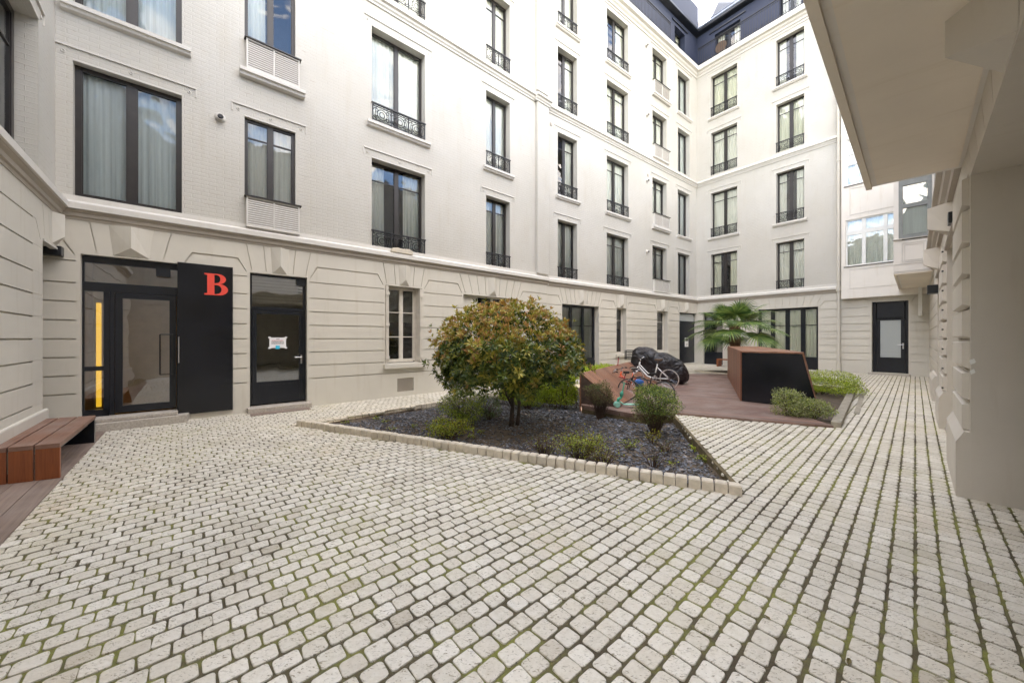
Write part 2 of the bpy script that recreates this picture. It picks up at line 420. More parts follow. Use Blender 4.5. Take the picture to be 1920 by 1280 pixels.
def inpoly(x, y, poly):
    c = False; n = len(poly); j = n-1
    for i in range(n):
        xi, yi = poly[i][0], poly[i][1]; xj, yj = poly[j][0], poly[j][1]
        if (yi > y) != (yj > y) and x < (xj-xi)*(y-yi)/(yj-yi)+xi: c = not c
        j = i
    return c
def sheet(outline, holes):
    """triangles of a polygon with holes -> verts2d, faces (ccw)"""
    vs = []; es = []
    for pl in [outline]+holes:
        b = len(vs); vs += [Vector((p[0], p[1])) for p in pl]; es += [(b+i, b+(i+1)%len(pl)) for i in range(len(pl))]
    r = delaunay_2d_cdt(vs, es, [], 0, 1e-6)
    ov, of = r[0], r[2]
    bb = [(min(p[0] for p in h), max(p[0] for p in h), min(p[1] for p in h), max(p[1] for p in h)) for h in holes]
    keep = []
    for f in of:
        cx = sum(ov[i].x for i in f)/3; cy = sum(ov[i].y for i in f)/3
        if not inpoly(cx, cy, outline): continue
        bad = False
        for h, b in zip(holes, bb):
            if b[0] <= cx <= b[1] and b[2] <= cy <= b[3] and inpoly(cx, cy, h): bad = True; break
        if not bad:
            a = (ov[f[1]]-ov[f[0]]).cross(ov[f[2]]-ov[f[0]])
            keep.append(tuple(f) if a > 0 else tuple(f)[::-1])
    return [(p.x, p.y) for p in ov], keep
def wall(mb, outline, holes, dep=0, mi=0):
    """holes: list of (poly, depth, back?)"""
    vs, fs = sheet(outline, [h[0] for h in holes])
    mb.add([(p[0], dep, p[1]) for p in vs], fs, mi)
    for pl, d, back in holes:
        n = len(pl); ar = sum(pl[i][0]*pl[(i+1)%n][1]-pl[(i+1)%n][0]*pl[i][1] for i in range(n))
        q = list(pl) if ar > 0 else list(pl)[::-1]
        v = [(p[0], dep, p[1]) for p in q]+[(p[0], dep+d, p[1]) for p in q]
        f = [(i, n+i, n+(i+1)%n, (i+1)%n) for i in range(n)]
        if back: f.append(tuple(range(n, 2*n)))
        mb.add(v, f, mi)
def rect(x0, x1, z0, z1): return [(x0, z0), (x1, z0), (x1, z1), (x0, z1)]
# ------------------------------------------------------------------ the planes of the courtyard
dA = Vector((.7506, .6607)); C0 = Vector((-6.965, 5.56))
A1 = Frame(C0, dA)                                    # long facade, left part
LW = Frame(C0, (-.6607, .7506))                       # left wing, s <= 0 towards the camera
A2 = Frame(plane_point(1025, (.7945, .6073), 9.50), (.7945, .6073))
cornerAB = plane_point(1306, (.7945, .6073), 9.50)
B = Frame(cornerAB, (.598, -.802))                    # end facade
offB = cornerAB.dot(B.n)
_k = (V*.335)                                         # right hand wall plane
_t = (offB-_k.dot(B.n))/U.dot(B.n)
cornerBR = _k+U*_t
RW = Frame(cornerBR, -U)                              # s grows towards the camera
sA1 = A1.s(1025); sA2 = A2.s(1306); sB = (cornerBR-B.O).length
uBR = cornerBR.dot(U)
ROWS = [(3.60, 5.77), (6.66, 8.93), (9.86, 12.04), (12.85, 14.96)]
GD = -.05                                             # ground floor stands proud of the brickwork
GJ = [.59, .87, 1.155, 1.44, 1.73, 2.02, 2.31, 2.65]   # levels of the horizontal joints
TOPJ = 2.99

def iron_railing(mb, x0, x1, z0, z1, y=-.02):
    w = x1-x0; h = z1-z0; t = .010
    mb.box(x0-.03, x1+.03, y-.022, y+.022, z1-.028, z1)
    mb.box(x0, x1, y-.008, y+.008, z1-.085, z1-.072); mb.box(x0, x1, y-.008, y+.008, z0+.02, z0+.036)
    n = max(2, round(w/.42)); pw = w/n
    for i in range(n+1):
        x = x0+pw*i; mb.box(x-.012, x+.012, y-.012, y+.012, z0, z1-.02)
    k = max(4, int(w/.075))
    for i in range(k):
        mb.ring((x0+(i+.5)*w/k, y, z1-.047), .021, .0075, n=8, k=4)
    zc = (z0+.036+z1-.085)/2; hh = (z1-.085-z0-.036)/2
    for i in range(n):
        xc = x0+pw*(i+.5); a = pw*.5
        mb.ring((xc, y, zc), hh*.42, .009, n=12, k=4)
        mb.ring((xc, y, zc), hh*.80, .009, n=14, k=4)
        for sg in (-1, 1):
            for vg in (-1, 1):
                pts = []
                for q in range(9):      # C scroll curling into the corner
                    w_ = q/8*1.5*math.pi; rr = hh*.42*(1-.55*q/8)
                    pts.append((xc+sg*(a-.02-hh*.42+math.cos(w_)*rr*-1*-1), y, zc+vg*(hh*.5-0+math.sin(w_)*rr*.9)))
                mb.tube(pts, .0085, 4, cap=False)
            mb.tube([(xc+sg*a*.62, y, z0+.03), (xc+sg*a*.74, y, zc), (xc+sg*a*.62, y, z1-.08)], .008, 4, cap=False)
    return mb

def curtain_mb(x0, x1, z0, z1, y, amp=.022, seed=0):
    rg = random.Random(seed); mb = MB(); n = max(6, int((x1-x0)/.022)); vs = []; fs = []
    ph = rg.random()*6; fr = rg.uniform(55, 75)
    for i in range(n+1):
        x = x0+(x1-x0)*i/n; d = math.sin(x*fr+ph)*amp+math.sin(x*fr*.37+ph*2)*amp*.7
        vs += [(x, y+d, z0), (x+math.sin(x*9+ph)*.01, y+d*.7, z1)]
    for i in range(n): fs.append((2*i, 2*i+2, 2*i+3, 2*i+1))
    mb.add(vs, fs); return mb

def room(parent, F, x0, x1, z0, z1, y0, y1, mat='room_dark'):
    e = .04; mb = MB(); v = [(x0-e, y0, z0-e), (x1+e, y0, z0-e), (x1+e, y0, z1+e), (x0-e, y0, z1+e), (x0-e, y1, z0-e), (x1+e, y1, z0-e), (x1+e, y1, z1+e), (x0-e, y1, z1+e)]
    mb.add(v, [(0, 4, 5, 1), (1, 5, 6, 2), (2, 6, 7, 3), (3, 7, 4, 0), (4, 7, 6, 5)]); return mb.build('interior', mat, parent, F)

wseed = [0]
def window(parent, F, x0, x1, z0, z1, dep=.2, leaves=2, bar=.17, fmat='frame_dark', glass='glass', curt='full', cmat='curtain',
           rail=0, sill=None, lintel=True, fw=.05, mull=.10, label=None, railx=0.0, depth=.9):
    wseed[0] += 1; sd = wseed[0]; y0, y1 = dep, dep+.06; w = MB(); e = .015
    w.box(x0-e, x0+fw, y0, y1, z0, z1); w.box(x1-fw, x1+e, y0, y1, z0, z1)
    w.box(x0+fw, x1-fw, y0, y1, z1-fw, z1+e); w.box(x0+fw, x1-fw, y0-.01, y1, z0-e, z0+fw*1.3)
    cuts = [x0+fw]+[x0+(x1-x0)*i/leaves for i in range(1, leaves)]+[x1-fw]
    gx = []
    for i in range(1, leaves): w.box(cuts[i]-mull/2, cuts[i]+mull/2, y0+.004, y1-.004, z0+fw*1.3, z1-fw)
    for i in range(leaves):
        a = cuts[i]+(mull/2 if i else 0); b = cuts[i+1]-(mull/2 if i < leaves-1 else 0); gx.append((a, b))
        if bar:
            zb = z1-fw-(z1-z0)*bar; w.box(a, b, y0+.012, y1-.012, zb-.012, zb+.012)
        # thin leaf edges: a lighter glazing bead
        for q0, q1 in ((a, a+.012), (b-.012, b)): w.box(q0, q1, y0+.015, y1-.015, z0+fw*1.3, z1-fw)
    wo = w.build('window', fmat, parent, F)
    if label: wo['label'] = label
    g = MB()
    for k, (a, b) in enumerate(gx):
        ty = ((sd*7+k*3) % 5-2)*.0012       # each leaf hangs a touch out of true
        g.add([(a, y0+.03+ty, z0+fw), (b, y0+.03-ty, z0+fw), (b, y0+.03-ty*2, z1-fw), (a, y0+.03+ty*2, z1-fw)], [(0, 1, 2, 3)])
    g.build('pane', glass, wo, F)
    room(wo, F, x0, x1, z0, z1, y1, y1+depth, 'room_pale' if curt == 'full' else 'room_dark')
    cy = y1+.055; W = x1-x0
    if curt == 'full': curtain_mb(x0, x1, z0+.03, z1, cy, seed=sd).build('curtain', cmat, wo, F, smooth=True)
    elif curt == 'parted':
        curtain_mb(x0, x0+W*.30, z0+.03, z1, cy, seed=sd).build('curtain', cmat, wo, F, smooth=True)
        curtain_mb(x1-W*.34, x1, z0+.03, z1, cy, seed=sd+50).build('curtain', cmat, wo, F, smooth=True)
    elif curt == 'right': curtain_mb(x0+W*.5, x1, z0+.03, z1, cy, seed=sd).build('curtain', cmat, wo, F, smooth=True)
    elif curt == 'left': curtain_mb(x0, x0+W*.42, z0+.03, z1, cy, seed=sd).build('curtain', cmat, wo, F, smooth=True)
    if curt == 'blind' or curt == 'topblind':
        b = MB(); zz = z1; lo = z0 if curt == 'blind' else z1-(z1-z0)*.45
        while zz > lo: b.hexa([(x0, cy, zz-.03), (x1, cy, zz-.03), (x1, cy+.02, zz-.012), (x0, cy+.02, zz-.012), (x0, cy, zz-.027), (x1, cy, zz-.027), (x1, cy+.02, zz-.009), (x0, cy+.02, zz-.009)]); zz -= .03
        b.build('blind', 'blind', wo, F)
    if rail: iron_railing(MB(), x0+.02, x1-.02+railx, z0+.02, z0+rail, -.015).build('railing', 'iron_black', wo, F)
    if sill:
        s = MB(); d = sill
        s.prism([(dep, z0-.01), (-d, z0-.035), (-d, z0-.10), (-d+.03, z0-.105), (-d+.045, z0-.15), (-.002, z0-.17), (-.002, z0-.05), (dep, z0-.05)], x0-.12, x1+.12, 'x')
        s.build('sill', 'white_render', wo, F)
    if lintel:
        l = MB(); l.box(x0-.20, x1+.20, -.024, -.001, z1+.19, z1+.212); l.box(x0-.20, x0-.184, -.018, -.001, z1+.04, z1+.19); l.box(x1+.184, x1+.20, -.018, -.001, z1+.04, z1+.19)
        for q in (x0-.10, (x0+x1)/2, x1+.10):
            l.ring((q, -.006, z1+.10), .020, .008, n=10, k=4)
        l.box(x0-.002, x1+.002, -.006, .004, z1+.004, z1+.03)
        l.build('lintel', 'white_render', wo, F)
    return wo

def louvre(parent, F, x0, x1, z0, z1, out=.10, sill=False):
    m = MB(); y = -out; t = .028
    m.box(x0, x1, y+.02, .0, z0, z0+.02); m.box(x0, x0+.015, y+.02, 0, z0, z1); m.box(x1-.015, x1, y+.02, 0, z0, z1)
    for a, b in ((x0, x0+t), (x1-t, x1), ((x0+x1)/2-t/2, (x0+x1)/2+t/2)): m.box(a, b, y, y+.02, z0, z1)
    m.box(x0+t, x1-t, y+.002, y+.02, z0, z0+.03); m.box(x0+t, x1-t, y+.002, y+.02, z1-.03, z1)
    o = m.build('louvre_panel', 'white_render', parent, F)
    s = MB(); z = z0+.05
    while z < z1-.05:
        for a, b in ((x0+t, (x0+x1)/2-t/2), ((x0+x1)/2+t/2, x1-t)):
            s.hexa([(a, y+.003, z-.018), (b, y+.003, z-.018), (b, y+.020, z+.010), (a, y+.020, z+.010), (a, y+.002, z-.012), (b, y+.002, z-.012), (b, y+.016, z+.014), (a, y+.016, z+.014)])
        z += .042
    s.build('slats', 'white_render', o, F)
    bk = MB(); bk.box(x0+.016, x1-.016, y+.05, y+.06, z0+.021, z1-.001); bk.build('backing', 'moulding_taupe', o, F)
    c = MB(); c.box(x0-.03, x1+.03, y-.03, .0, z1+.001, z1+.022); c.build('cap', 'frame_dark', o, F)
    if sill:
        q = MB(); q.prism([(-.001, z0-.005), (-.15, z0-.03), (-.15, z0-.09), (-.11, z0-.10), (-.10, z0-.15), (-.001, z0-.16)], x0-.10, x1+.10, 'x'); q.build('sill', 'white_render', o, F)
    return o

def ground_wall(parent, F, x0, x1, openings, top=3.34, bottom=-.2, plinth_z=.59, name='ground_floor_wall', mat='stone_render', extra=None, rev=.22, dep=GD, joints=True, levels=None):
    """rendered wall with cut joints; openings: (x0,x1,z0,z1,n_voussoirs)"""
    holes = []; lv = levels or GJ
    ops = sorted(openings)
    for o in ops: holes.append((rect(o[0], o[1], o[2], o[3]), rev, False))
    g = .021; gdp = .032
    if joints:
        for z in lv:
            spans = [(x0+.05, x1-.05)]
            for o in ops:
                if o[2]-.12 < z < o[3]+.02:
                    ns = []
                    for a, b in spans:
                        if o[1]+.05 < a or o[0]-.05 > b: ns.append((a, b)); continue
                        if a < o[0]-.05: ns.append((a, o[0]-.05))
                        if b > o[1]+.05: ns.append((o[1]+.05, b))
                    spans = ns
            for a, b in spans:
                if b-a > .1: holes.append((rect(a, b, z-g/2, z+g/2), gdp, True))
        # top joint with its slanting ends, and the voussoirs
        edges = [x0+.05]
        for o in ops: edges += [o[0]-.05, o[1]+.05]
        edges.append(x1-.05)
        for i in range(0, len(edges), 2):
            a, b = edges[i], edges[i+1]; L_ = i > 0; R_ = i < len(edges)-2
            if b-a < .35: continue
            p = [(a+(.14 if L_ else 0), TOPJ-g/2)]
            if L_: p = [(a+.012, 2.74), (a+.15, TOPJ-g)]
            p2 = [(b-.15, TOPJ-g), (b-.012, 2.74), (b, 2.74), (b-.135, TOPJ+g/3)] if R_ else [(b, TOPJ-g), (b, TOPJ+g/3)]
            p = p[:1]+(p[1:] if L_ else [])+p2+([(a+.135, TOPJ+g/3), (a, 2.74)] if L_ else [(a, TOPJ+g/3)])
            if not L_: p[0] = (a, TOPJ-g)
            holes.append((p, gdp, True))
        for o in ops:
            if len(o) < 5 or not o[4]: continue
            n = o[4]; c = (o[0]+o[1])/2; w = o[1]-o[0]
            for k in range(n+1):
                f = (k/n-.5)
                if abs(f)*w < .12: continue
                xb = c+f*w*.94; xt = c+f*w*1.12; q = .008
                holes.append(([(xb-q, o[3]+.04), (xb+q, o[3]+.04), (xt+q, top-.06), (xt-q, top-.06)], .022, True))
    if extra: holes += extra
    m = MB(); wall(m, rect(x0, x1, bottom, top), holes, dep)
    return m.build(name, mat, parent, F)

def keystone(parent, F, xc, z0, z1=3.28, w=.26, dep=GD, out=.09, mat='stone_render'):
    m = MB(); a = w/2; b = w*.62; y = dep-.001; t = z0+(z1-z0)*.28
    v = [(xc-a, y, z0), (xc+a, y, z0), (xc+b, y, z1), (xc-b, y, z1), (xc, y-out, t), (xc, y-out, z1)]
    m.add(v, [(0, 1, 4), (1, 2, 5, 4), (3, 0, 4, 5), (2, 3, 5)]); return m.build('keystone', mat, parent, F)

def cornice(parent, F, x0, x1, z=3.34, mit0=0, mit1=0, out=.16):
    """mouldings below, pale ledge above; mit: how far the outer edge runs past / short of the ends"""
    def run(pts, name, mat):
        m = MB(); n = len(pts); v = []
        for q, mt in ((x0, mit0), (x1, mit1)):
            for (y, zz) in pts: v.append((q+mt*(-y), y, zz))
        f = [(i, (i+1) % n, n+(i+1) % n, n+i) for i in range(n)]
        f = [t[::-1] for t in f]+[tuple(range(n)), tuple(range(2*n-1, n-1, -1))]
        m.add(v, f); return m.build(name, mat, parent, F)
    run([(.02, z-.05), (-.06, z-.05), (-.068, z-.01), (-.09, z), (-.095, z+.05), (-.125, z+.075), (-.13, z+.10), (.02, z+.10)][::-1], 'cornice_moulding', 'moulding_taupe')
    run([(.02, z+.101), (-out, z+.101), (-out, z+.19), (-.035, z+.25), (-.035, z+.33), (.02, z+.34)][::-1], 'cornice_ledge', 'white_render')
def string_course(parent, F, x0, x1, z, mit0=0, mit1=0, out=.14, name='string_course'):
    pts = [(.02, z-.20), (-.03, z-.20), (-.035, z-.16), (-.07, z-.13), (-.08, z-.08), (-out, z-.06), (-out, z+.01), (-.005, z+.09), (.02, z+.09)][::-1]
    m = MB(); n = len(pts); v = []
    for q, mt in ((x0, mit0), (x1, mit1)):
        for (y, zz) in pts: v.append((q+mt*(-y), y, zz))
    f = [(i, (i+1) % n, n+(i+1) % n, n+i) for i in range(n)]
    f = [t[::-1] for t in f]+[tuple(range(n)), tuple(range(2*n-1, n-1, -1))]
    m.add(v, f); return m.build(name, 'white_render', parent, F)

# ================================================================== the tall block
bld = thing('apartment_building', 'tall cream brick apartment building with black windows, iron railings and a dark blue top storey', 'building', TR(C0.x, C0.y))
ZT = 15.30
# upper brick walls
cols = {}
cA1 = [(A1.s(137), A1.s(341)), (A1.s(458.5), A1.s(554)), (A1.s(697), A1.s(797)), (A1.s(911.5), A1.s(956))]
cA2 = [(A2.s(1045.8), A2.s(1082)), (A2.s(1137.8), A2.s(1178)), (A2.s(1223.4), A2.s(1250)), (A2.s(1271), A2.s(1293))]
cB = [(B.s(1333), B.s(1382)), (B.s(1455.3), B.s(1507.8))]
def holes_for(cols, rows, low=()):
    h = []
    for i, (a, b) in enumerate(cols):
        for r in rows:
            z0, z1 = ROWS[r]
            if i in low: z0 += .62
            h.append((rect(a, b, z0, z1), .2, False))
    return h
m = MB(); wall(m, rect(0, sA1+.1, 3.30, ZT+.3), holes_for(cA1, (0, 1, 2), (1,)))
m.build('brick_wall', 'painted_brick', bld, A1)
m = MB(); wall(m, rect(0, sA2, 3.30, ZT+.3), holes_for(cA2, range(4), (2,)))
m.build('brick_wall', 'painted_brick', bld, A2)
m = MB(); wall(m, rect(0, sB, 3.30, ZT+.3), holes_for(cB, range(4)))
m.build('brick_wall', 'painted_brick', bld, B)
# pilaster at the step between the two parts of the long facade
xp = A1.s(1008, -.10)
m = MB(); m.box(xp, sA1, -.10, -.002, 3.66, 9.50); m.box(xp, sA1, -.10, -.002, 9.86, ZT+.3); m.build('pilaster', 'painted_brick', bld, A1)
# solid core and roof cap, added unseen behind the rooms to block the sun
m = MB()
def corepoly(d0, d1):
    a = C0+A1.n*d0-dA*3; b = A1.O+dA*sA1+A1.n*(d0+.1); c = cornerAB+A2.n*d0+B.n*d0; d = cornerBR+B.n*d0+B.d*3; e = cornerBR+B.n*d1+B.d*3; g = cornerAB+A2.n*d1+B.n*d1; h = C0+A1.n*d1-dA*3
    return [a, b, c, d, e, g, h]
m.prism([(p.x, p.y) for p in corepoly(1.3, 9.0)], -.3, ZT+.25)
m.build('sun_block_core', 'room_dark', bld)
m = MB(); m.prism([(p.x, p.y) for p in corepoly(.02, 9.0)], ZT+.26, ZT+.30); m.build('roof_cap', 'roof_grey', bld)

LAB = {}
for r in range(3):
    z0, z1 = ROWS[r]
    a, b = cA1[0]
    window(bld, A1, a, b, z0+(.06 if r == 0 else 0), z1, dep=.12, bar=0, fw=.07, mull=.12, glass='glass_wavy', curt='full', cmat='curtain_grey', sill=.11 if r == 1 else None, rail=0, label='wide two-pane window beside the left wing corner' if r == 0 else None)
    a, b = cA1[1]
    window(bld, A1, a, b, z0+.62, z1, dep=.07, bar=.20 if r == 0 else .12, curt='full' if r == 0 else 'left', mull=.09)
    louvre(bld, A1, a+.02, b+.06, z0+.02, z0+.60, sill=(r == 1))
    a, b = cA1[2]
    window(bld, A1, a, b, z0, z1, bar=.18 if r == 0 else 0, mull=.10, curt={0: 'parted', 1: 'full', 2: 'full'}[r], rail=.45, sill=.11 if r == 1 else None)
    a, b = cA1[3]
    window(bld, A1, a, b, z0, z1, bar=.15 if r != 1 else 0, mull=.10, curt='full', rail=.45, sill=.11 if r == 1 else None)
ck = ['full', 'full', 'parted', 'full', 'right', 'full', 'full', 'parted']
for r in range(4):
    z0, z1 = ROWS[r]
    for i, (a, b) in enumerate(cA2):
        if i == 2:
            window(bld, A2, a, b, z0+.62, z1, curt='full', mull=.08, cmat='curtain')
            louvre(bld, A2, a+.03, b+.12, z0+.02, z0+.60, sill=(r in (1, 3)))
        elif i == 3: window(bld, A2, a, b, z0, z1, leaves=2, bar=0, mull=.05, fw=.06, curt='full', cmat='curtain_grey', sill=.10 if r in (1, 3) else None)
        else: window(bld, A2, a, b, z0, z1, mull=.13, bar=.17 if not (i == 0 and r == 0) else 0, curt=ck[(r*2+i) % 8], rail=.45, sill=.11 if r in (1, 3) else None)
    for i, (a, b) in enumerate(cB):
        window(bld, B, a, b, z0, z1, mull=.12, curt='parted' if (r, i) in ((0, 0), (3, 1), (1, 1)) else 'full', rail=.45 if r != 3 or i else .5, sill=.11 if r in (1, 3) else None,
               cmat='curtain' if (r+i) % 3 else 'curtain_cream')
# ---- mouldings (mitred at the corners)
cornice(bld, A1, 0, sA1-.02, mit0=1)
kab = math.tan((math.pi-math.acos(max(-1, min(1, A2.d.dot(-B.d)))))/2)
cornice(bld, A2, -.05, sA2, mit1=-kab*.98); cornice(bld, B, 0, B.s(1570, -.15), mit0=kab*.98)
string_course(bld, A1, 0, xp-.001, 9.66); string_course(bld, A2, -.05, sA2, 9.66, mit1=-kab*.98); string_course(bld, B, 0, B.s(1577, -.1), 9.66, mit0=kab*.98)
PF = Frame(A1.O-A1.n*.10, A1.d); string_course(bld, PF, xp-.10, sA1+.06, 9.66)
def topcornice(F, x0, x1, m0, m1):
    pts = [(.02, ZT-.02), (-.03, ZT-.02), (-.04, ZT+.06), (-.10, ZT+.12), (-.12, ZT+.20), (-.22, ZT+.24), (-.24, ZT+.40), (-.20, ZT+.48), (.5, ZT+.50), (.5, ZT+.31), (.02, ZT+.31)][::-1]
    m = MB(); n = len(pts); v = []
    for q, mt in ((x0, m0), (x1, m1)):
        for (y, zz) in pts: v.append((q+mt*(-y), y, zz))
    f = [(i, (i+1) % n, n+(i+1) % n, n+i) for i in range(n)]
    m.add(v, [t[::-1] for t in f]+[tuple(range(n)), tuple(range(2*n-1, n-1, -1))]); return m.build('roof_cornice', 'white_render', bld, F)
topcornice(A1, -2, sA1-.02, 0, 0); topcornice(A2, -.3, sA2, 0, -kab*.98); topcornice(B, 0, sB, kab*.98, 0)
# ---- dark blue top storey, set back behind the cornice
AA = Frame(A2.O+A2.n*.30, A2.d); AB_ = Frame(B.O+B.n*.60, B.d)
den = A2.n.x*B.n.y-A2.n.y*B.n.x
ca, cb = AA.O.dot(A2.n), AB_.O.dot(B.n)
cc = Vector(((ca*B.n.y-cb*A2.n.y)/den, (A2.n.x*cb-B.n.x*ca)/den))      # corner of the two attic planes
xa = (cc-AA.O).dot(AA.d); xb = (cc-AB_.O).dot(AB_.d)
ZA = 17.95
wa = (AA.s(1265), AA.s(1284)); wb1 = (AB_.s(1340), AB_.s(1388)); wb2 = (AB_.s(1461), AB_.s(1503)); wa2 = (AA.s(1150), AA.s(1172))
for F, x0, x1, ws in ((AA, -14, xa, [wa, wa2]), (AB_, xb, sB+3, [wb1, wb2])):
    m = MB(); wall(m, rect(x0, x1, ZT+.3, ZA), [(rect(a, b, ZT+.52, ZA-.45), .25, False) for a, b in ws]); m.build('attic_wall', 'blue_render', bld, F)
    for a, b in ws: window(bld, F, a, b, ZT+.52, ZA-.45, dep=.25, mull=.09, bar=.2, curt='parted', lintel=False, fmat='frame_black', depth=.6)
    for a, b in ws:
        m = MB(); m.box(a-.25, b+.25, -.05, -.001, ZA-.28, ZA-.22); m.build('hood_mould', 'frame_black', bld, F)
m = MB(); pts = [(.05, ZA), (-.20, ZA+.06), (-.26, ZA+.10), (-.26, ZA+.20), (.3, ZA+.22), (.3, ZA)][::-1]
def eave(F, x0, x1, m0, m1):
    m = MB(); n = len(pts); v = []
    for q, mt in ((x0, m0), (x1, m1)):
        for (y, zz) in pts: v.append((q+mt*(-y), y, zz))
    f = [(i, (i+1) % n, n+(i+1) % n, n+i) for i in range(n)]
    m.add(v, [t[::-1] for t in f]+[tuple(range(n)), tuple(range(2*n-1, n-1, -1))]); return m.build('eave', 'frame_black', bld, F)
eave(AA, -14, xa, 0, -kab); eave(AB_, xb, sB+3, kab, 0)
m = MB(); m.box(-14, AA.s(1309, .85), .85, 6, ZA+.001, ZA+3.4); m.build('upper_attic_wall', 'blue_render', bld, AA)
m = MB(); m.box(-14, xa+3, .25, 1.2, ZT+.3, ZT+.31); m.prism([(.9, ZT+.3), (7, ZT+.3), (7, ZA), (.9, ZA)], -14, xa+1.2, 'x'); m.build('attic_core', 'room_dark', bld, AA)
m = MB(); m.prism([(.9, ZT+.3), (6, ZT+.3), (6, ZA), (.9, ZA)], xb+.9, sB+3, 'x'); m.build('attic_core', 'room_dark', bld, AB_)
xr_ = AB_.s(1327, .3); m = MB(); m.hexa([(xr_, .05, ZA+.23), (sB+3, .05, ZA+.23), (sB+3, 5, ZA+.23), (xr_, 5, ZA+.23), (xr_+.5, 1.3, ZA+2.9), (sB+3, 1.3, ZA+2.9), (sB+3, 5, ZA+2.9), (xr_+.5, 5, ZA+2.9)]); rf = m.build('metal_roof', 'slate_roof', bld, AB_)
m = MB(); m.tube([(xb+.2, -.22, ZA+.27), (sB+3, -.22, ZA+.27)], .06, 8); m.tube([(xb+.4, -.12, ZA+.52), (sB+3, -.12, ZA+.52)], .018, 6)
for i in range(9): m.tube([(xb+.5+i*.9, -.12, ZA+.25), (xb+.5+i*.9, -.12, ZA+.52)], .012, 5)
m.build('gutter', 'zinc', rf, AB_)
m = MB(); m.box(AA.s(1310, 1.3), AA.s(1330, 1.3), 1.3, 2.2, ZA, ZA+3.4); ch = m.build('chimney', 'reddish_brick', bld, AA)
# railings along the roof edge
def long_rail(F, x0, x1, z0, y, name='balcony_railing'):
    m = MB(); z1 = z0+.95; m.box(x0, x1, y-.02, y+.02, z1-.03, z1); m.box(x0, x1, y-.01, y+.01, z1-.13, z1-.115); m.box(x0, x1, y-.01, y+.01, z0+.07, z0+.09)
    n = int((x1-x0)/.11)
    for i in range(n+1):
        x = x0+(x1-x0)*i/n; m.box(x-.006, x+.006, y-.006, y+.006, z0+.03, z1-.03)
        if i < n and i % 2 == 0:
            m.ring((x+.055, y, z1-.075), .035, .006, n=8, k=4); m.ring((x+.055, y, z0+.17), .045, .006, n=8, k=4)
    return m.build(name, 'iron_black', bld, F)
long_rail(A2, -3, A2.s(1253), ZT+.5, -.12); long_rail(B, .15, sB, ZT+.5, -.12)
m = MB(); xg = B.s(1352, .15); cxg = (xg, .1, ZT+1.02)
m.ring((xg, .12, ZT+1.02), .26, .02, n=20, k=6); m.prism([(xg+math.cos(t*math.pi/8)*.25, ZT+1.02+math.sin(t*math.pi/8)*.25) for t in range(16)], .11, .13, 'y')
tbl = m.build('bistro_table', 'cane', None, B); tag(tbl, 'small round table folded up against the top floor balcony railing', 'table')

# ================================================================== ground floor of the tall block
eL, eR = A1.s(151, GD), A1.s(334, GD)
g1 = (A1.s(722.8, GD), A1.s(791.6, GD), .83, 2.75, 4)
d2 = (A1.s(468.6, GD), A1.s(576, GD), .09, 2.74, 4)
g2 = (A1.s(869, GD), A1.s(972, GD), -.1, 2.71, 8)
xL, xR = A1.s(745, GD), A1.s(775.6, GD); zv0, zv1 = A1.z(760, 733, GD), A1.z(760, 708.5, GD)
ground_wall(bld, A1, -1.4, sA1-.02, [(eL, eR, .16, 2.77, 0), d2, g1, g2], extra=[(rect(xL, xR, zv0, zv1), .05, True)] +
   [([(x-.007, 2.82), (x+.007, 2.82), (x2+.007, 3.27), (x2-.007, 3.27)], .022, True) for x, x2 in
    ((A1.s(181, GD), A1.s(168.5, GD)), (A1.s(222, GD), A1.s(220.5, GD)), (A1.s(272, GD), A1.s(276, GD)), (A1.s(307, GD), A1.s(321, GD)))])
m = MB(); z = zv0+.01
while z < zv1-.01:
    m.box(xL+.01, xR-.01, GD+.012, GD+.03, z, z+.010); z += .022
k = int((xR-xL)/.022)
for i in range(k): m.box(xL+.01+i*.022, xL+.016+i*.022, GD+.014, GD+.028, zv0+.005, zv1-.005)
m.build('vent_grille', 'moulding_taupe', bld, A1)
keystone(bld, A1, A1.s(247, GD), 2.79, w=.42, out=.10); keystone(bld, A1, (d2[0]+d2[1])/2, 2.76, w=.26)
keystone(bld, A1, (g1[0]+g1[1])/2, 2.77, w=.26); keystone(bld, A1, (g2[0]+g2[1])/2, 2.73, w=.30)
# --- main entrance
yf = GD+.10
def zz(px, py, d=yf): return A1.z(px, py, d)
def ss(px, d=yf): return A1.s(px, d)
zt0, zt1 = zz(158, 541), zz(158, 531); ztop = 2.76; zb = .20
m = MB()
m.box(eL-.02, ss(158), yf, yf+.07, zb, ztop); m.box(ss(158), eR+.3, yf, yf+.07, ztop-.10, ztop+.02); m.box(ss(158), eR+.3, yf-.005, yf+.07, zt0-.03, zt1+.03)
m.box(ss(194), ss(205), yf, yf+.07, zb, zt0-.03); m.box(ss(205)+.004, ss(215), yf-.012, yf+.06, zb, zt0-.03)
m.box(ss(158), ss(194), yf+.005, yf+.065, zz(176, 695), zz(176, 687)); m.box(ss(158), ss(205), yf, yf+.07, zb-.01, zb+.10)
m.box(ss(331), eR+.3, yf, yf+.07, zb, zt0-.03)
ent = m.build('entrance_frame', 'frame_black', bld, A1)
m = MB(); a, b = ss(216), ss(331)-.006; zc0, zc1 = zb+.02, zt0-.035; st = .085
m.box(a, a+st, yf-.02, yf+.05, zc0, zc1); m.box(b-st, b, yf-.02, yf+.05, zc0, zc1); m.box(a+st, b-st, yf-.02, yf+.05, zc1-.09, zc1); m.box(a+st, b-st, yf-.02, yf+.05, zc0, zc0+.11)
dr = m.build('entrance_door', 'frame_black', bld, A1)
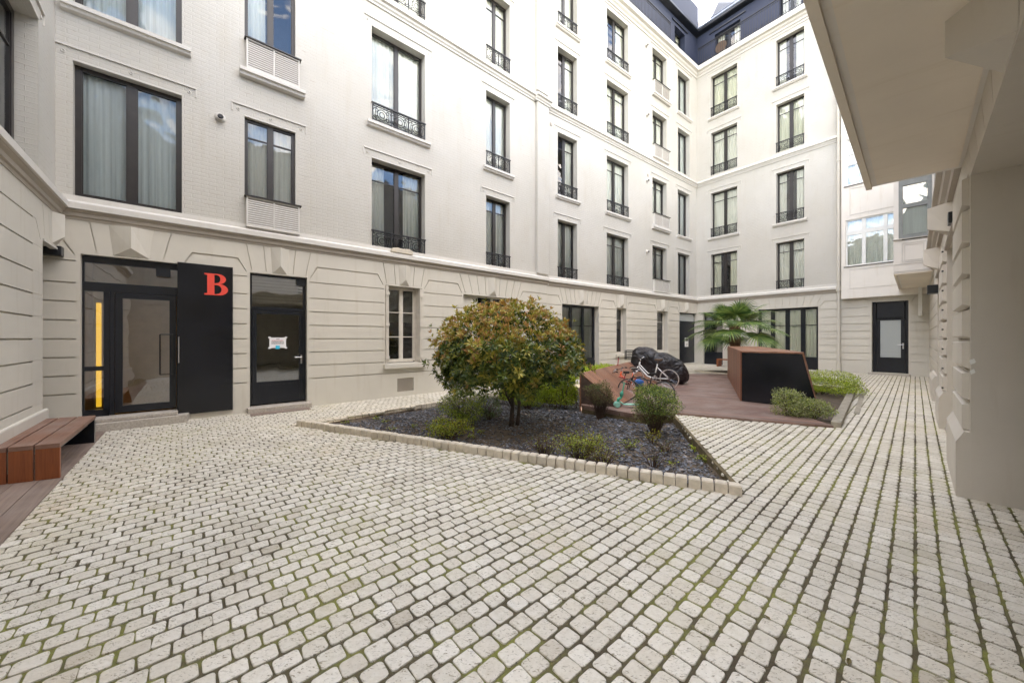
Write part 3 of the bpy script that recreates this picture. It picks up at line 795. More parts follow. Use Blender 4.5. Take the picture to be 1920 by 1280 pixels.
m = MB(); m.add([(a+st, yf+.015, zc0+.1), (b-st, yf+.015, zc0+.1), (b-st, yf+.013, zc1-.08), (a+st, yf+.013, zc1-.08)], [(0, 1, 2, 3)]); m.build('pane', 'glass_dark', dr, A1)
m = MB(); hx = b-.045; m.tube([(hx, yf-.03, zz(322, 701)), (hx, yf-.09, zz(322, 701)), (hx, yf-.09, zz(322, 627)), (hx, yf-.03, zz(322, 627))], .010, 8); m.tube([(hx-.16, yf-.05, zz(322, 701)), (hx-.16, yf-.05, zz(322, 627))], .010, 6); m.tube([(hx, yf-.05, zz(322, 627)), (hx-.16, yf-.05, zz(322, 627))], .010, 6); m.tube([(hx, yf-.05, zz(322, 701)), (hx-.16, yf-.05, zz(322, 701))], .007, 6); m.build('handle', 'iron_black', dr, A1)
m = MB()
for (x0, x1, z0, z1) in ((ss(158), eR+.3, zt1+.03, ztop-.1), (ss(158), ss(194), zb+.1, zt0-.03)):
    m.add([(x0, yf+.03, z0), (x1, yf+.03, z0), (x1, yf+.03, z1), (x0, yf+.03, z1)], [(0, 1, 2, 3)])
m.build('pane', 'glass_dark', ent, A1)
room(ent, A1, eL, eR+.9, zb-.1, ztop, yf+.08, yf+1.15, 'lobby_wall')
m = MB(); m.box(ss(175.5), ss(185.5), yf+.20, yf+.23, zz(180, 766), zz(180, 566)); m.build('light_panel', 'amber_light', ent, A1)
m = MB(); m.box(eR-.28, eR-.1, yf-.09, yf-.022, ztop-.24, ztop-.11); m.build('door_closer', 'frame_black', ent, A1)
# black name panel with the letter B
pL, pR = A1.s(332.5, GD-.05), A1.s(436.7, GD-.05)
m = MB(); m.box(pL, pR, GD-.05, GD-.003, .10, 2.79); sg = m.build('sign_panel', 'panel_black', bld, A1, bevel=.004)
def letter_B():
    W_, H_ = A1.s(427.5, GD-.055)-A1.s(383, GD-.055), A1.z(405, 513.5, GD-.055)-A1.z(405, 553.5, GD-.055)
    def bow(cx, cz, rx, rz, n=14): return [(cx+rx*math.sin(math.pi*i/n), cz-rz*math.cos(math.pi*i/n)) for i in range(n+1)]
    o = [(0, 0), (.55, 0)]+bow(.60, .27, .40, .27)+bow(.58, .765, .33, .235)+[(.45, 1), (0, 1), (0, .94), (.12, .92), (.12, .08), (0, .06)]
    h1 = [(.42, .05), (.52, .05)]+bow(.53, .27, .19, .205)+[(.42, .475)]; h2 = [(.42, .56), (.50, .56)]+bow(.51, .76, .16, .19)+[(.42, .95)]
    vs, fs = sheet(o, [h1, h2]); x0, z0 = A1.s(383, GD-.055), A1.z(405, 553.5, GD-.055); m = MB()
    P = lambda p, y: (x0+p[0]*W_, y, z0+p[1]*H_)
    m.add([P(p, GD-.058) for p in vs], fs)
    for pl, rv in ((o, 0), (h1, 0), (h2, 0)):
        n = len(pl); ar = sum(pl[i][0]*pl[(i+1)%n][1]-pl[(i+1)%n][0]*pl[i][1] for i in range(n)); q = pl if ar > 0 else pl[::-1]
        f = [(i, n+i, n+(i+1)%n, (i+1)%n) for i in range(n)]
        m.add([P(p, GD-.058) for p in q]+[P(p, GD-.0505) for p in q], f if pl is not o else f)
    return m.build('letter', 'sign_red', sg, A1)
letter_B()
m = MB(); m.box(pL+.012, pL+.026, GD-.075, GD-.05, A1.z(334, 680, GD-.07), A1.z(334, 631, GD-.07)); m.build('strike_plate', 'steel', sg, A1)
# granite step
m = MB(); m.prism([(A1.s(176, -.35), -.34), (A1.s(336, -.1)+.1, -.30), (A1.s(336, 0)+.2, .3), (eL-.3, .3), (eL-.3, -.34)], -.05, .13); m.box(eL, eR, -.25, .2, .131, .19)
m.build('doorstep', 'granite', bld, A1, bevel=.012)
# --- second door
a, b = d2[0], d2[1]; y2 = GD+.12; zb2 = .12; zt = A1.z(472, 578, y2)
m = MB(); m.box(a-.01, a+.045, y2, y2+.07, zb2, 2.75); m.box(b-.05, b+.01, y2, y2+.07, zb2, 2.75); m.box(a+.045, b-.05, y2, y2+.07, 2.70, 2.75); m.box(a+.045, b-.05, y2-.006, y2+.07, zt-.03, zt+.04)
f2 = m.build('door_frame', 'frame_black', bld, A1)
m = MB(); st = .07; x0, x1 = a+.05, b-.055; zk = A1.z(475, 717, y2)
m.box(x0, x0+st, y2-.015, y2+.05, zb2+.01, zt-.035); m.box(x1-st, x1, y2-.015, y2+.05, zb2+.01, zt-.035); m.box(x0+st, x1-st, y2-.015, y2+.05, zt-.10, zt-.035); m.box(x0+st, x1-st, y2-.010, y2+.05, zb2+.01, zk)
m.box(x0+st+.05, x1-st-.05, y2-.014, y2-.0101, zb2+.08, zk-.06)
dd = m.build('glazed_door', 'frame_black', bld, A1)
m = MB(); m.add([(x0+st, y2+.02, zk), (x1-st, y2+.02, zk), (x1-st, y2+.018, zt-.1), (x0+st, y2+.018, zt-.1)], [(0, 1, 2, 3)]); m.build('pane', 'glass_dark', dd, A1)
m = MB(); hz = A1.z(568, 669, y2); m.tube([(x1-.035, y2-.02, hz), (x1-.035, y2-.06, hz), (x1-.16, y2-.06, hz)], .010, 8); m.box(x1-.05, x1-.02, y2-.02, y2-.0155, hz-.14, hz+.05); m.build('handle', 'steel', dd, A1)
m = MB(); m.add([(a+.045, y2+.03, zt+.04), (b-.05, y2+.03, zt+.04), (b-.05, y2+.03, 2.7), (a+.045, y2+.03, 2.7)], [(0, 1, 2, 3)]); m.build('pane', 'glass_dark', f2, A1)
room(f2, A1, a, b, zb2, 2.74, y2+.08, y2+.95, 'room_pale')
m = MB(); m.box(b-.17, b-.02, y2-.06, y2-.016, 2.57, 2.70); m.build('door_closer', 'frame_black', f2, A1)
zs = 2.69; m = MB()
while zs > 2.2: m.box(a+.05, b-.05, y2+.10, y2+.14, zs-.045, zs-.008); zs -= .065
m.build('blind', 'blind', f2, A1)
m = MB(); m.box(a-.05, b+.05, GD-.20, .25, .0, .10); m.build('doorstep', 'granite', bld, A1, bevel=.01)
nx0, nx1 = A1.s(505.5, y2-.003), A1.s(536.5, y2-.003); nz0, nz1 = A1.z(520, 652, y2), A1.z(520, 632.5, y2); yn = y2+.012
m = MB(); m.box(nx0, nx1, yn, yn+.003, nz0, nz1); nt = m.build('paper_notice', 'paper', None, A1); tag(nt, 'white paper notice taped to the glass of the narrower black door', 'notice')
def on_notice(mb, name, mat): return mb.build(name, mat, nt, A1)
m = MB(); rg = random.Random(3); W_ = nx1-nx0; H_ = nz1-nz0
m.box(nx0+W_*.40, nx0+W_*.60, yn-.002, yn-.0005, nz0+H_*.82, nz0+H_*.86)
for r, fz in enumerate((.58, .48, .38)):
    x = nx0+W_*.12
    while x < nx0+W_*.86:
        w = rg.uniform(.03, .09)*W_; m.box(x, min(x+w, nx0+W_*.88), yn-.002, yn-.0005, nz0+H_*fz, nz0+H_*(fz+.05)); x += w+.02*W_
on_notice(m, 'print', 'ink')
m = MB(); x = nx0+W_*.14
while x < nx0+W_*.84:
    w = rg.uniform(.03, .09)*W_; m.box(x, x+w, yn-.002, yn-.0005, nz0+H_*.68, nz0+H_*.73); x += w+.02*W_
on_notice(m, 'red_print', 'ink_red')
m = MB(); m.box(nx0+W_*.36, nx0+W_*.62, yn-.004, yn-.0025, nz0-H_*.10, nz0+H_*.22); on_notice(m, 'sticker', 'cyan_sticker')
m = MB()
for (cx_, cz_) in ((nx0, nz0), (nx1, nz0), (nx0, nz1), (nx1, nz1)): m.box(cx_-.022, cx_+.022, yn-.003, yn-.0008, cz_-.015, cz_+.015)
on_notice(m, 'tape', 'paper')
# --- casement window with folded shutters
a, b, z0, z1 = g1[:4]; yw = GD+.19
wo = window(bld, A1, a+.11, b-.11, z0+.03, z1-.02, dep=yw, mull=.085, fw=.05, bar=0, fmat='off_white_paint', curt='topblind', lintel=False, label='off-white casement window between folded shutters')
m = MB(); cx_ = (a+b)/2
for f in (.335, .665):
    zq = z0+.03+(z1-z0-.05)*f; m.box(a+.16, b-.16, yw+.006, yw+.05, zq-.011, zq+.011)
m.box(a, a+.11, yw, yw+.05, z0, z1); m.box(b-.11, b, yw, yw+.05, z0, z1)
m.build('glazing_bar', 'off_white_paint', wo, A1)
for sx in (0, 1):
    m = MB(); x = a+.005 if sx == 0 else b-.075
    for k in range(3):
        m.box(x+k*.026, x+k*.026+.018, GD-.03+k*.01, yw-.01, z0+.02, z1-.015)
    for zq in (z0+.15, (z0+z1)/2, z1-.2): m.box(x-.004, x+.082, GD-.045, GD-.031, zq-.035, zq+.035)
    m.build('shutter', 'off_white_paint', wo, A1)
m = MB(); m.prism([(yw, z0-.002), (GD-.09, z0-.02), (GD-.09, z0-.12), (GD-.06, z0-.135), (GD+.0, z0-.14), (yw, z0-.14)], a-.05, b+.07, 'x'); m.build('sill', 'stone_render', wo, A1)
# --- wide opening behind the tree: shuttered bay with a small window
a, b, z0, z1 = g2[:4]; yw = GD+.14
m = MB(); x = A1.s(893, yw); m.box(a-.01, x, yw, yw+.03, -.1, z1+.01); m.box(a+.06, x-.05, yw-.014, yw-.001, 2.05, z1-.10); m.box(a+.06, x-.05, yw-.014, yw-.001, 1.0, 1.95)
m.box(A1.s(950, yw), b+.01, yw, yw+.03, -.1, z1+.01); m.box(x, A1.s(950, yw), yw, yw+.03, -.1, 1.0); m.build('shutter_panel', 'stone_render', bld, A1)
window(bld, A1, x, A1.s(950, yw), 1.0, z1, dep=yw, mull=.07, fw=.045, bar=.33, fmat='off_white_paint', curt='none', lintel=False)
# --- second part of the long facade, ground floor
P_ = (A2.s(1054, GD), A2.s(1123, GD), .12, 2.71, 9); Q_ = (A2.s(1156, GD), A2.s(1174.5, GD), .80, 2.73, 2); R_ = (A2.s(1232, GD), A2.s(1252, GD), .82, 2.74, 2); S_ = (A2.s(1274, GD), A2.s(1308, GD)-.05, .16, 2.76, 2)
ground_wall(bld, A2, -.25, sA2+.04, [P_, Q_, R_, S_])
for o in (P_, Q_, R_, S_): keystone(bld, A2, (o[0]+o[1])/2-(.25 if o is S_ else 0), o[3]+.02, w=.24, out=.12)
a, b, z0, z1 = P_[:4]
window(bld, A2, a, b, z0+.45, z1, dep=GD+.22, leaves=3, mull=.12, fw=.09, bar=.32, fmat='frame_black', curt='full', cmat='curtain_grey', lintel=False, label='wide black shopfront window behind the bronze-leaved tree')
m = MB(); m.box(a, b, GD+.20, GD+.26, z0-.1, z0+.46); m.build('stall_riser', 'frame_black', bld, A2)
for o in (Q_, R_):
    a, b, z0, z1 = o[:4]
    wo = window(bld, A2, a, b, z0, z1, dep=GD+.21, leaves=1, bar=.24, fw=.055, fmat='off_white_paint', curt='topblind', lintel=False)
    m = MB(); m.prism([(GD+.2, z0-.002), (GD-.09, z0-.02), (GD-.09, z0-.12), (GD, z0-.13), (GD+.2, z0-.13)], a-.08, b+.10, 'x'); m.build('sill', 'stone_render', wo, A2)
a, b, z0, z1 = S_[:4]
m = MB(); yq = GD+.15; m.box(a, b, yq, yq+.06, z0, z1); m.box(a+.05, a+.12, yq-.03, yq-.001, z0+.05, z1-.55); m.box(a+.30, b-.08, yq-.02, yq-.001, z0+.03, z1-.55); m.box(a, b, yq-.035, yq-.0012, z1-.50, z1-.44)
de = m.build('black_door', 'frame_black', bld, A2)
m = MB(); m.add([(a+.06, yq-.004, z1-.42), (b-.06, yq-.004, z1-.42), (b-.06, yq-.004, z1-.06), (a+.06, yq-.004, z1-.06)], [(0, 1, 2, 3)]); m.build('pane', 'glass_frosted', de, A2)
ix0, ix1 = A2.s(1288.5, GD), A2.s(1294.5, GD); iz0, iz1 = A2.z(1291, 650, GD), A2.z(1291, 633, GD)
m = MB(); m.box(ix0, ix1, yq-.045, yq-.021, iz0, iz1); ic = m.build('intercom', 'white_paint', de, A2)
m = MB(); m.box(ix0+.03, ix1-.03, yq-.052, yq-.0455, iz0+(iz1-iz0)*.62, iz1-.04); m.ring(((ix0+ix1)/2, yq-.05, iz0+.12), .03, .008, n=12, k=4); m.build('buttons', 'ink', ic, A2)
# --- end facade, ground floor
T_ = (B.s(1318, GD), B.s(1355, GD), .10, 2.80, 3); U_ = (B.s(1420, GD), B.s(1534, GD), .10, 2.79, 9); D_ = (B.s(1634.5, GD), B.s(1703.5, GD), .15, 2.84, 5)
ground_wall(bld, B, -.04, sB+.1, [T_, U_, D_])
a, b, z0, z1 = U_[:4]
window(bld, B, a, b, z0+.42, z1, dep=GD+.18, leaves=4, mull=.14, fw=.09, bar=.30, fmat='frame_black', curt='full', cmat='curtain_cream', lintel=False, label='wide black shopfront window behind the palm')
m = MB(); m.box(a, b, GD+.16, GD+.23, z0-.1, z0+.43); m.build('stall_riser', 'frame_black', bld, B)
a, b, z0, z1 = T_[:4]
window(bld, B, a, b, z0+.55, z1, dep=GD+.16, leaves=1, fw=.07, bar=.26, fmat='frame_black', curt='none', glass='glass_dark', lintel=False)
m = MB(); m.box(a, b, GD+.15, GD+.21, z0-.1, z0+.56); m.build('stall_riser', 'frame_black', bld, B)
a, b, z0, z1 = D_[:4]; yq = GD+.16
m = MB(); m.box(a, a+.09, yq, yq+.07, z0, z1); m.box(b-.09, b, yq, yq+.07, z0, z1); m.box(a+.12, b-.12, yq, yq+.07, z1-.62, z1); m.box(a+.12, b-.12, yq-.006, yq+.07, z1-.70, z1-.64)
fd = m.build('door_frame', 'frame_black', bld, B)
m = MB(); x0, x1 = a+.10, b-.10; zk0, zk1 = B.z(1670, 670, yq), B.z(1670, 599, yq)
m.box(x0, x0+.11, yq-.01, yq+.05, z0+.02, z1-.71); m.box(x1-.11, x1, yq-.01, yq+.05, z0+.02, z1-.71); m.box(x0+.11, x1-.11, yq-.01, yq+.05, zk1, z1-.71); m.box(x0+.11, x1-.11, yq-.01, yq+.05, z0+.02, zk0)
dd = m.build('frosted_door', 'frame_black', bld, B)
m = MB(); m.box(x0+.11, x1-.11, yq+.01, yq+.03, zk0, zk1); m.build('pane', 'glass_frosted', dd, B)
m = MB(); hz = B.z(1697, 646, yq); m.tube([(x1-.05, yq-.01, hz), (x1-.05, yq-.06, hz), (x1-.19, yq-.06, hz)], .012, 8); m.box(x1-.07, x1-.03, yq-.018, yq-.0105, hz-.16, hz+.06); m.build('handle', 'steel', dd, B)
m = MB(); m.box(a-.08, b+.05, GD-.22, .22, -.05, .145); m.build('doorstep', 'granite', bld, B, bevel=.01)
# --- downpipe beside the glazed bay
px_ = B.s(1572.5, -.14); m = MB(); m.tube([(px_, -.14, .25), (px_, -.14, ZT+.25)], .055, 12)
for zq in (.42, 2.6, 3.75, 8.6, 12.4): m.tube([(px_, -.14, zq), (px_, -.14, zq+.06)], .072, 12); m.box(px_-.01, px_+.01, -.14, 0, zq+.02, zq+.035)
m.tube([(px_, -.14, .06), (px_, -.14, .42)], .068, 12); m.tube([(px_, -.14, 3.35), (px_, -.14, 3.55)], .085, 12); m.build('downpipe', 'stone_render', bld, B, smooth=False)
# small fittings on the brick: flue terminals and vents
for F, px, py in ((A1, 413, 219), (A2, 1213, 84.5), (A2, 1214.5, 215), (A2, 1214.5, 338), (A2, 1214.5, 471.5)):
    x = F.s(px, -.05); z = F.z(px, py, -.05); m = MB(); r = .052
    m.tube([(x, -.012, z), (x, -.001, z)], [r*1.7, r*1.7], 14); m.tube([(x, -.09, z-.015), (x, -.01, z)], r, 14, cap=False); m.ring((x, -.09, z-.015), r, .008, n=14, k=5)
    fl = m.build('flue_terminal', 'white_render', bld, F, smooth=True)
    m = MB(); m.tube([(x, -.085, z-.015), (x, -.03, z-.01)], r*.93, 12); m.tube([(x, -.12, z-.015), (x, -.08, z-.015)], r*.55, 12); m.build('duct', 'iron_black', fl, F)
for F, px, py in ((A2, 1033, 233.5), (A2, 1214.5, 329)):
    x = F.s(px); z = F.z(px, py); m = MB(); m.box(x-.045, x+.045, -.02, -.001, z-.05, z+.05); m.build('air_vent', 'moulding_taupe', bld, F)
# rough white block on the sill of the wide first-floor window
x0, x1 = A1.s(732, -.10), A1.s(773, -.10); m = MB(); z0 = 3.56
m.prism([(x0, z0), (x0+.03, z0+.10), (x0+.18, z0+.13), ((x0+x1)/2, z0+.115), (x1-.1, z0+.14), (x1, z0+.09), (x1+.01, z0)], -.155, -.06, 'y')
o = m.build('stone_block', 'kerb_stone', None, A1, bevel=.02); tag(o, 'rough pale block lying on the ledge below the wide first floor window', 'block')
# ================================================================== left wing
lw = thing('apartment_wing', 'low-lit rendered wing closing the courtyard on the left, behind the long bench', 'building', TR(C0.x-.661*-1.5*-1, C0.y-1.5))
sD = LW.s(80, GD)
outl = [(-8, -.2), (sD, -.2), (sD, 2.80), (.05, 2.80), (.05, 3.34), (-8, 3.34)]
holes = []
for z in GJ: holes.append((rect(-7.9, sD-.04, z-.011, z+.011), .034, True))
holes.append(([(-7.9, TOPJ-.01), (sD-.30, TOPJ-.01), (sD-.10, 2.76), (sD-.085, 2.77), (sD-.29, TOPJ+.010), (-7.9, TOPJ+.010)], .034, True))
for f0, f1 in ((.10, .0), (.36, .32)): holes.append(([(sD*(1-f0)-.006, 2.86), (sD*(1-f0)+.006, 2.86), (sD*(1-f1)+.006, 3.28), (sD*(1-f1)-.006, 3.28)], .014, True))
m = MB(); wall(m, outl, holes, GD); m.build('ground_floor_wall', 'stone_render', lw, LW)
m = MB(); m.box(-8, sD+.03, GD-.05, GD-.002, -.2, .50); m.build('plinth', 'stone_render', lw, LW, bevel=.02)
m = MB(); m.box(sD-.4, sD-.002, GD+.003, 1.5, -.2, 2.80); m.box(sD-.4, .6, GD+.003, 1.5, 2.803, 3.3); m.box(sD, 1.5, 1.5, 1.6, -.2, 3.0); m.build('passage_jamb', 'stone_render', lw, LW)
m = MB(); m.box(sD+.02, .04, GD-.012, GD+.06, 2.772, 2.799); m.build('lintel_rail', 'white_render', lw, LW)
wu = (LW.s(72)-2.4, LW.s(72))
m = MB(); wall(m, rect(-8, .0, 3.30, 9.45), [(rect(wu[0], wu[1], z0, z1), .2, False) for z0, z1 in ROWS[:2]]); m.build('brick_wall', 'painted_brick', lw, LW)
for z0, z1 in ROWS[:2]:
    window(lw, LW, wu[0], wu[1], z0+.02, z1, dep=.2, mull=.12, bar=.2, fw=.09, curt='full', cmat='curtain_grey', glass='glass')
cornice(lw, LW, -8, 0, mit1=-1)
string_course(lw, LW, -8, 0, 9.66, mit1=-1)
m = MB(); m.box(-8, 1.0, 1.3, 8, -.2, 9.6); m.box(-8, 1.0, .021, 1.3, 9.58, 9.6); m.box(-8, -7.98, .001, 1.3, -.2, 9.58); m.build('sun_block_core', 'room_dark', lw, LW)  # unseen core and cap added to keep the sun out of the wing's rooms
keystone(lw, LW, sD*.36, 2.83, w=.22, out=.10)
# lamp under the lintel of the side passage
m = MB(); x = A1.s(100, GD-.14); z = A1.z(100, 469, GD-.14); m.box(x-.13, x+.08, GD-.16, GD-.002, z-.07, z+.07)
o = m.build('wall_lamp', 'frame_black', None, A1, bevel=.008); tag(o, 'square black wall lamp under the passage lintel in the left corner', 'lamp')

# ================================================================== right hand building
rb = thing('courtyard_wing', 'rendered right wing with deep doorways, keystones and overhanging white oriel boxes', 'building', TR(cornerBR.x, cornerBR.y))
def su(u): return uBR-u
o1 = (7.1, 9.26); o2 = (10.7, 12.86); o3 = (14.33, 18.5)
ground_wall(rb, RW, 0, 22, [(o1[0], o1[1], -.2, 2.82, 6), (o2[0], o2[1], -.2, 2.86, 6), (o3[0], o3[1], -.2, 2.92, 9)], rev=.42, dep=0, mat='pier_render', top=3.34)
# chamfered pier blocks beside the near opening: raised block faces
lv = [.50]+GJ
for a_, b_ in ((o2[1]+.14, o3[0]-.07), (9.40, 10.62)):
    m = MB()
    for i in range(len(lv)):
        z0 = lv[i]+.018; z1 = (lv+[2.93])[i+1]-.018 if i < len(lv)-1 else 2.93
        if z1-z0 > .1: m.hexa([(a_, -.001, z0), (b_, -.001, z0), (b_, .02, z0), (a_, .02, z0), (a_, -.001, z1), (b_, -.001, z1), (b_, .02, z1), (a_, .02, z1)]); m.hexa([(a_+.01, -.045, z0+.014), (b_-.01, -.045, z0+.014), (b_, -.0015, z0), (a_, -.0015, z0), (a_+.01, -.045, z1-.014), (b_-.01, -.045, z1-.014), (b_, -.0015, z1), (a_, -.0015, z1)])
    m.build('pier_blocks', 'pier_render', rb, RW)
for a_, b_ in ((o2[1]-.0, o3[0]), (o1[1], o2[0]), (4.8, o1[0])):
    m = MB(); m.prism([(.03, -.2), (-.085, -.2), (-.085, .50), (-.035, .60), (.03, .60)], a_+.002, b_-.002, 'x'); m.build('plinth', 'pier_render', rb, RW)
# passage behind the near opening
m = MB(); m.box(o3[0]-1.4, o3[0]-.003, .43, 4.5, -.2, 3.3); m.box(o3[1]+.003, o3[1]+1, .43, 4.5, -.2, 3.3); m.box(o3[0]-.003, o3[1]+.003, .43, 4.5, 2.925, 3.3); m.build('passage_wall', 'pier_render', rb, RW)
m = MB(); m.box(o3[0]-1, o3[1]+1, 4.5, 4.7, -.2, 3.3); m.build('passage_end', 'stone_render', rb, RW)
for (a_, b_, zt_) in ((o1[0], o1[1], 2.82), (o2[0], o2[1], 2.86)):
    m = MB(); yq = .43; m.box(a_, b_, yq, yq+.05, -.2, zt_); m.box(a_+.05, (a_+b_)/2-.03, yq-.03, yq-.001, .08, zt_-.5); m.box((a_+b_)/2+.03, b_-.05, yq-.03, yq-.001, .08, zt_-.5); m.box(a_+.05, b_-.05, yq-.03, yq-.001, zt_-.42, zt_-.08)
    m.build('double_door', 'stone_render', rb, RW)
    m = MB(); m.box(a_+.03, b_-.03, -.02, .42, .01, .06); m.build('doorstep', 'granite', rb, RW, bevel=.01)
    m = MB(); n = 26
    for i in range(n): x = a_+.03+(b_-a_-.06)*i/n; m.box(x, x+(b_-a_)/n*.55, -.035, .02, zt_-.022, zt_-.002)
    m.box(a_+.01, b_-.01, -.03, .015, zt_-.036, zt_-.023); m.build('ribbed_drip', 'iron_black' if False else 'moulding_taupe', rb, RW)
    keystone(rb, RW, (a_+b_)/2, zt_+.02, w=.36, dep=0, out=.22, mat='pier_render', z1=3.28)
keystone(rb, RW, 16.4, 2.94, w=.42, dep=0, out=.22, mat='pier_render', z1=3.30)
m = MB()
for i in range(9): m.tube([(o2[0]-.10, -.052, .35+i*.31), (o2[0]-.10, -.03, .35+i*.31)], .017, 8)
m.build('anchor_bolts', 'iron_black', rb, RW)
m = MB(); x = RW.s(1762, -.1); m.box(7.3, 7.62, -.16, -.002, 2.42, 2.60); o = m.build('wall_lamp', 'frame_black', None, RW, bevel=.006); tag(o, 'black box lamp on the right wing pier, at the far doorway', 'lamp')
m = MB(); m.box(12.35, 12.55, -.06, -.002, 2.88, 3.02); o = m.build('wall_lamp', 'frame_black', None, RW, bevel=.006); tag(o, 'slim black lamp over the doorway beside the near right pier', 'lamp')
for z_, r_ in ((1.240, .017), (1.148, .015)):
    m = MB(); m.prism([(.012+r_*math.cos(k*1.05)*1.1, z_+r_*math.sin(k*1.05)*1.5+(.006 if k % 2 else -.004)) for k in range(6)], o3[0]+.0005, o3[0]+.003, 'x'); m.build('paint_chip', 'white_paint', rb, RW)
# upper wall and oriel boxes
m = MB(); wall(m, rect(0, 22, 3.30, 9.4), [(rect(x, x+1.3, z0, z1), .2, False) for x in (6.2, 9.6) for z0, z1 in ROWS[:2]]); m.build('brick_wall', 'painted_brick', rb, RW)
for x in (6.2, 9.6):
    for z0, z1 in ROWS[:2]: window(rb, RW, x, x+1.3, z0, z1, curt='full', rail=.45)
m = MB(); m.box(0, 22, 5.2, 9, -.2, 9.4); m.box(0, 13, 1.3, 5.19, -.2, 9.4); m.box(20, 22, 1.3, 5.19, -.2, 9.4); m.box(12.99, 20.01, 1.3, 5.19, 3.32, 9.4); m.box(0, 22, .001, 1.3, 9.38, 9.4); m.build('sun_block_core', 'room_dark', rb, RW)  # unseen filler blocks added so no sun leaks through this wing
m = MB(); m.prism([(.02, 3.28), (-.05, 3.28), (-.06, 3.34), (-.10, 3.38), (-.11, 3.46), (-.16, 3.50), (-.16, 3.58), (-.03, 3.66), (.02, 3.66)], 4.78, 13.48, 'x'); m.build('cornice_moulding', 'moulding_taupe', rb, RW)
def oriel(x0, x1, z0, z1, out, win, name, cover=False):
    F = RW; y = -out
    m = MB(); m.box(x0, x1, y, .0, z0, z0+.9); m.box(x0, x1, y, 0, z1, z1+.7)
    for a_, b_ in ((x0, x0+.28), (x1-.28, x1)): m.box(a_, b_, y, y+.12, z0+.9, z1)
    m.box(x0, x0+.12, y+.12, 0, z0+.9, z1); m.box(x1-.07, x1, y+.12, y+.16, z0+.9, z1); m.box(x1-.07, x1, -.10, 0, z0+.9, z1)
    o = m.build(name, 'panel_white', rb, F)
    m = MB(); m.box(x0+.10, x1-.08, y+.10, -.03, z0-.012, z0-.002); m.box(x0+.005, x1-.005, y+.003, y+.055, z0-.03, z0-.002); m.box(x1-.06, x1-.008, y+.055, -.01, z0-.03, z0-.002); m.build('underside', 'ceiling_render', o, F)
    return o
b2 = oriel(0.05, 4.77, 3.26, 6.55, .745, None, 'oriel_box')
# end face window and panel of the far oriel (faces the camera)
EF = Frame(RW.O+RW.d*4.77+RW.n*(-.745), V)      # x across the end face
we = .66
m = MB(); zs0, zs1 = 4.22, 5.95
for a_, b_, c_, d_ in ((.10, .18, zs0, zs1+.02), (we-.03, we+.05, zs0, zs1+.02)): m.box(a_, b_, -.012, .05, c_, d_)
m.box(.18, we-.03, -.012, .05, zs0, zs0+.09); m.box(.18, we-.03, -.012, .05, zs1-.28, zs1+.02); m.box(.18, we-.03, -.012, .05, 5.05, 5.16)
fo = m.build('window', 'grey_paint', b2, EF)
m = MB(); m.box(.18, we-.03, .02, .03, zs0+.05, zs1-.2); m.build('pane', 'glass', fo, EF)
m = MB(); m.box(.12, we, .06, .09, zs0, zs1); m.build('blind', 'curtain_grey', fo, EF)
m = MB(); m.box(-.02, we+.07, -.05, -.001, zs0-.03, zs0-.012)
for z_ in (3.30, 3.50): m.box(.0, we+.07, -.012, -.001, z_, z_+.015)
for (xx0, xx1, z_0, z_1) in ((.16, .62, 3.55, 4.08), (.21, .57, 3.60, 4.03)):
    for q in ((xx0, xx1, z_0, z_0+.012), (xx0, xx1, z_1-.012, z_1), (xx0, xx0+.012, z_0+.012, z_1-.012), (xx1-.012, xx1, z_0+.012, z_1-.012)): m.box(q[0], q[1], -.012, -.001, q[2], q[3])
m.build('panel_moulding', 'white_render', b2, EF)
b1 = oriel(13.48, 18.30, 3.26, 6.55, .735, None, 'oriel_box')
OF = Frame(RW.O+RW.n*(-.735), RW.d); wz = MB()
for i in range(3): x = 13.8+i*1.42; wz.box(x, x+.06, .03, .08, 4.2, 6.5); wz.box(x+1.30, x+1.36, .03, .08, 4.2, 6.5); wz.box(x+.06, x+1.30, .03, .08, 4.2, 4.28); wz.box(x+.06, x+1.30, .03, .08, 6.4, 6.5)
fo = wz.build('window', 'off_white_paint', b1, OF); m = MB(); m.box(13.78, 18.02, .055, .06, 4.2, 6.5); m.build('pane', 'glass', fo, OF); m = MB(); m.box(13.78, 18.02, .12, .13, 4.2, 6.5); m.build('blind', 'curtain_grey', fo, OF)
OF2 = Frame(RW.O+RW.n*(-.745), RW.d); m = MB(); m.box(.33, 4.5, .055, .06, 4.2, 6.5); m.build('pane', 'glass', b2, OF2); m = MB(); m.box(.33, 4.5, .12, .13, 4.2, 6.5); m.build('blind', 'curtain_grey', b2, OF2)

# ================================================================== glazed white bay between the two buildings
BD = -.30
bay = thing('glazed_bay', 'white panelled bay with grid windows above the frosted door, in the far right corner', 'bay window', B.M @ Matrix.Translation((B.s(1577, BD), 0, 0)))
x0 = B.s(1577.5, BD); x1 = sB-.02; zb = 3.02
w0 = B.s(1585.5, BD); zl0, zl1 = B.z(1585, 500, BD), B.z(1585, 414, BD); zu0, zu1 = B.z(1585, 350, BD), B.z(1585, 263, BD)
m = MB()
hs = [(rect(w0, x1-.1, zl0, zl1), .10, False), (rect(w0, x1-.1, zu0, zu1), .10, False), (rect(w0, x1-.1, zu0+3.0, zu1+3.0), .10, False)]
wall(m, rect(x0, x1, zb, 12.6), hs, BD); m.box(x0, x1, BD+.001, -.06, zb+.001, zb+.05); m.box(x0, x0+.03, BD+.001, -.001, zb+.05, 12.6); m.build('panel_wall', 'panel_white', bay, B)
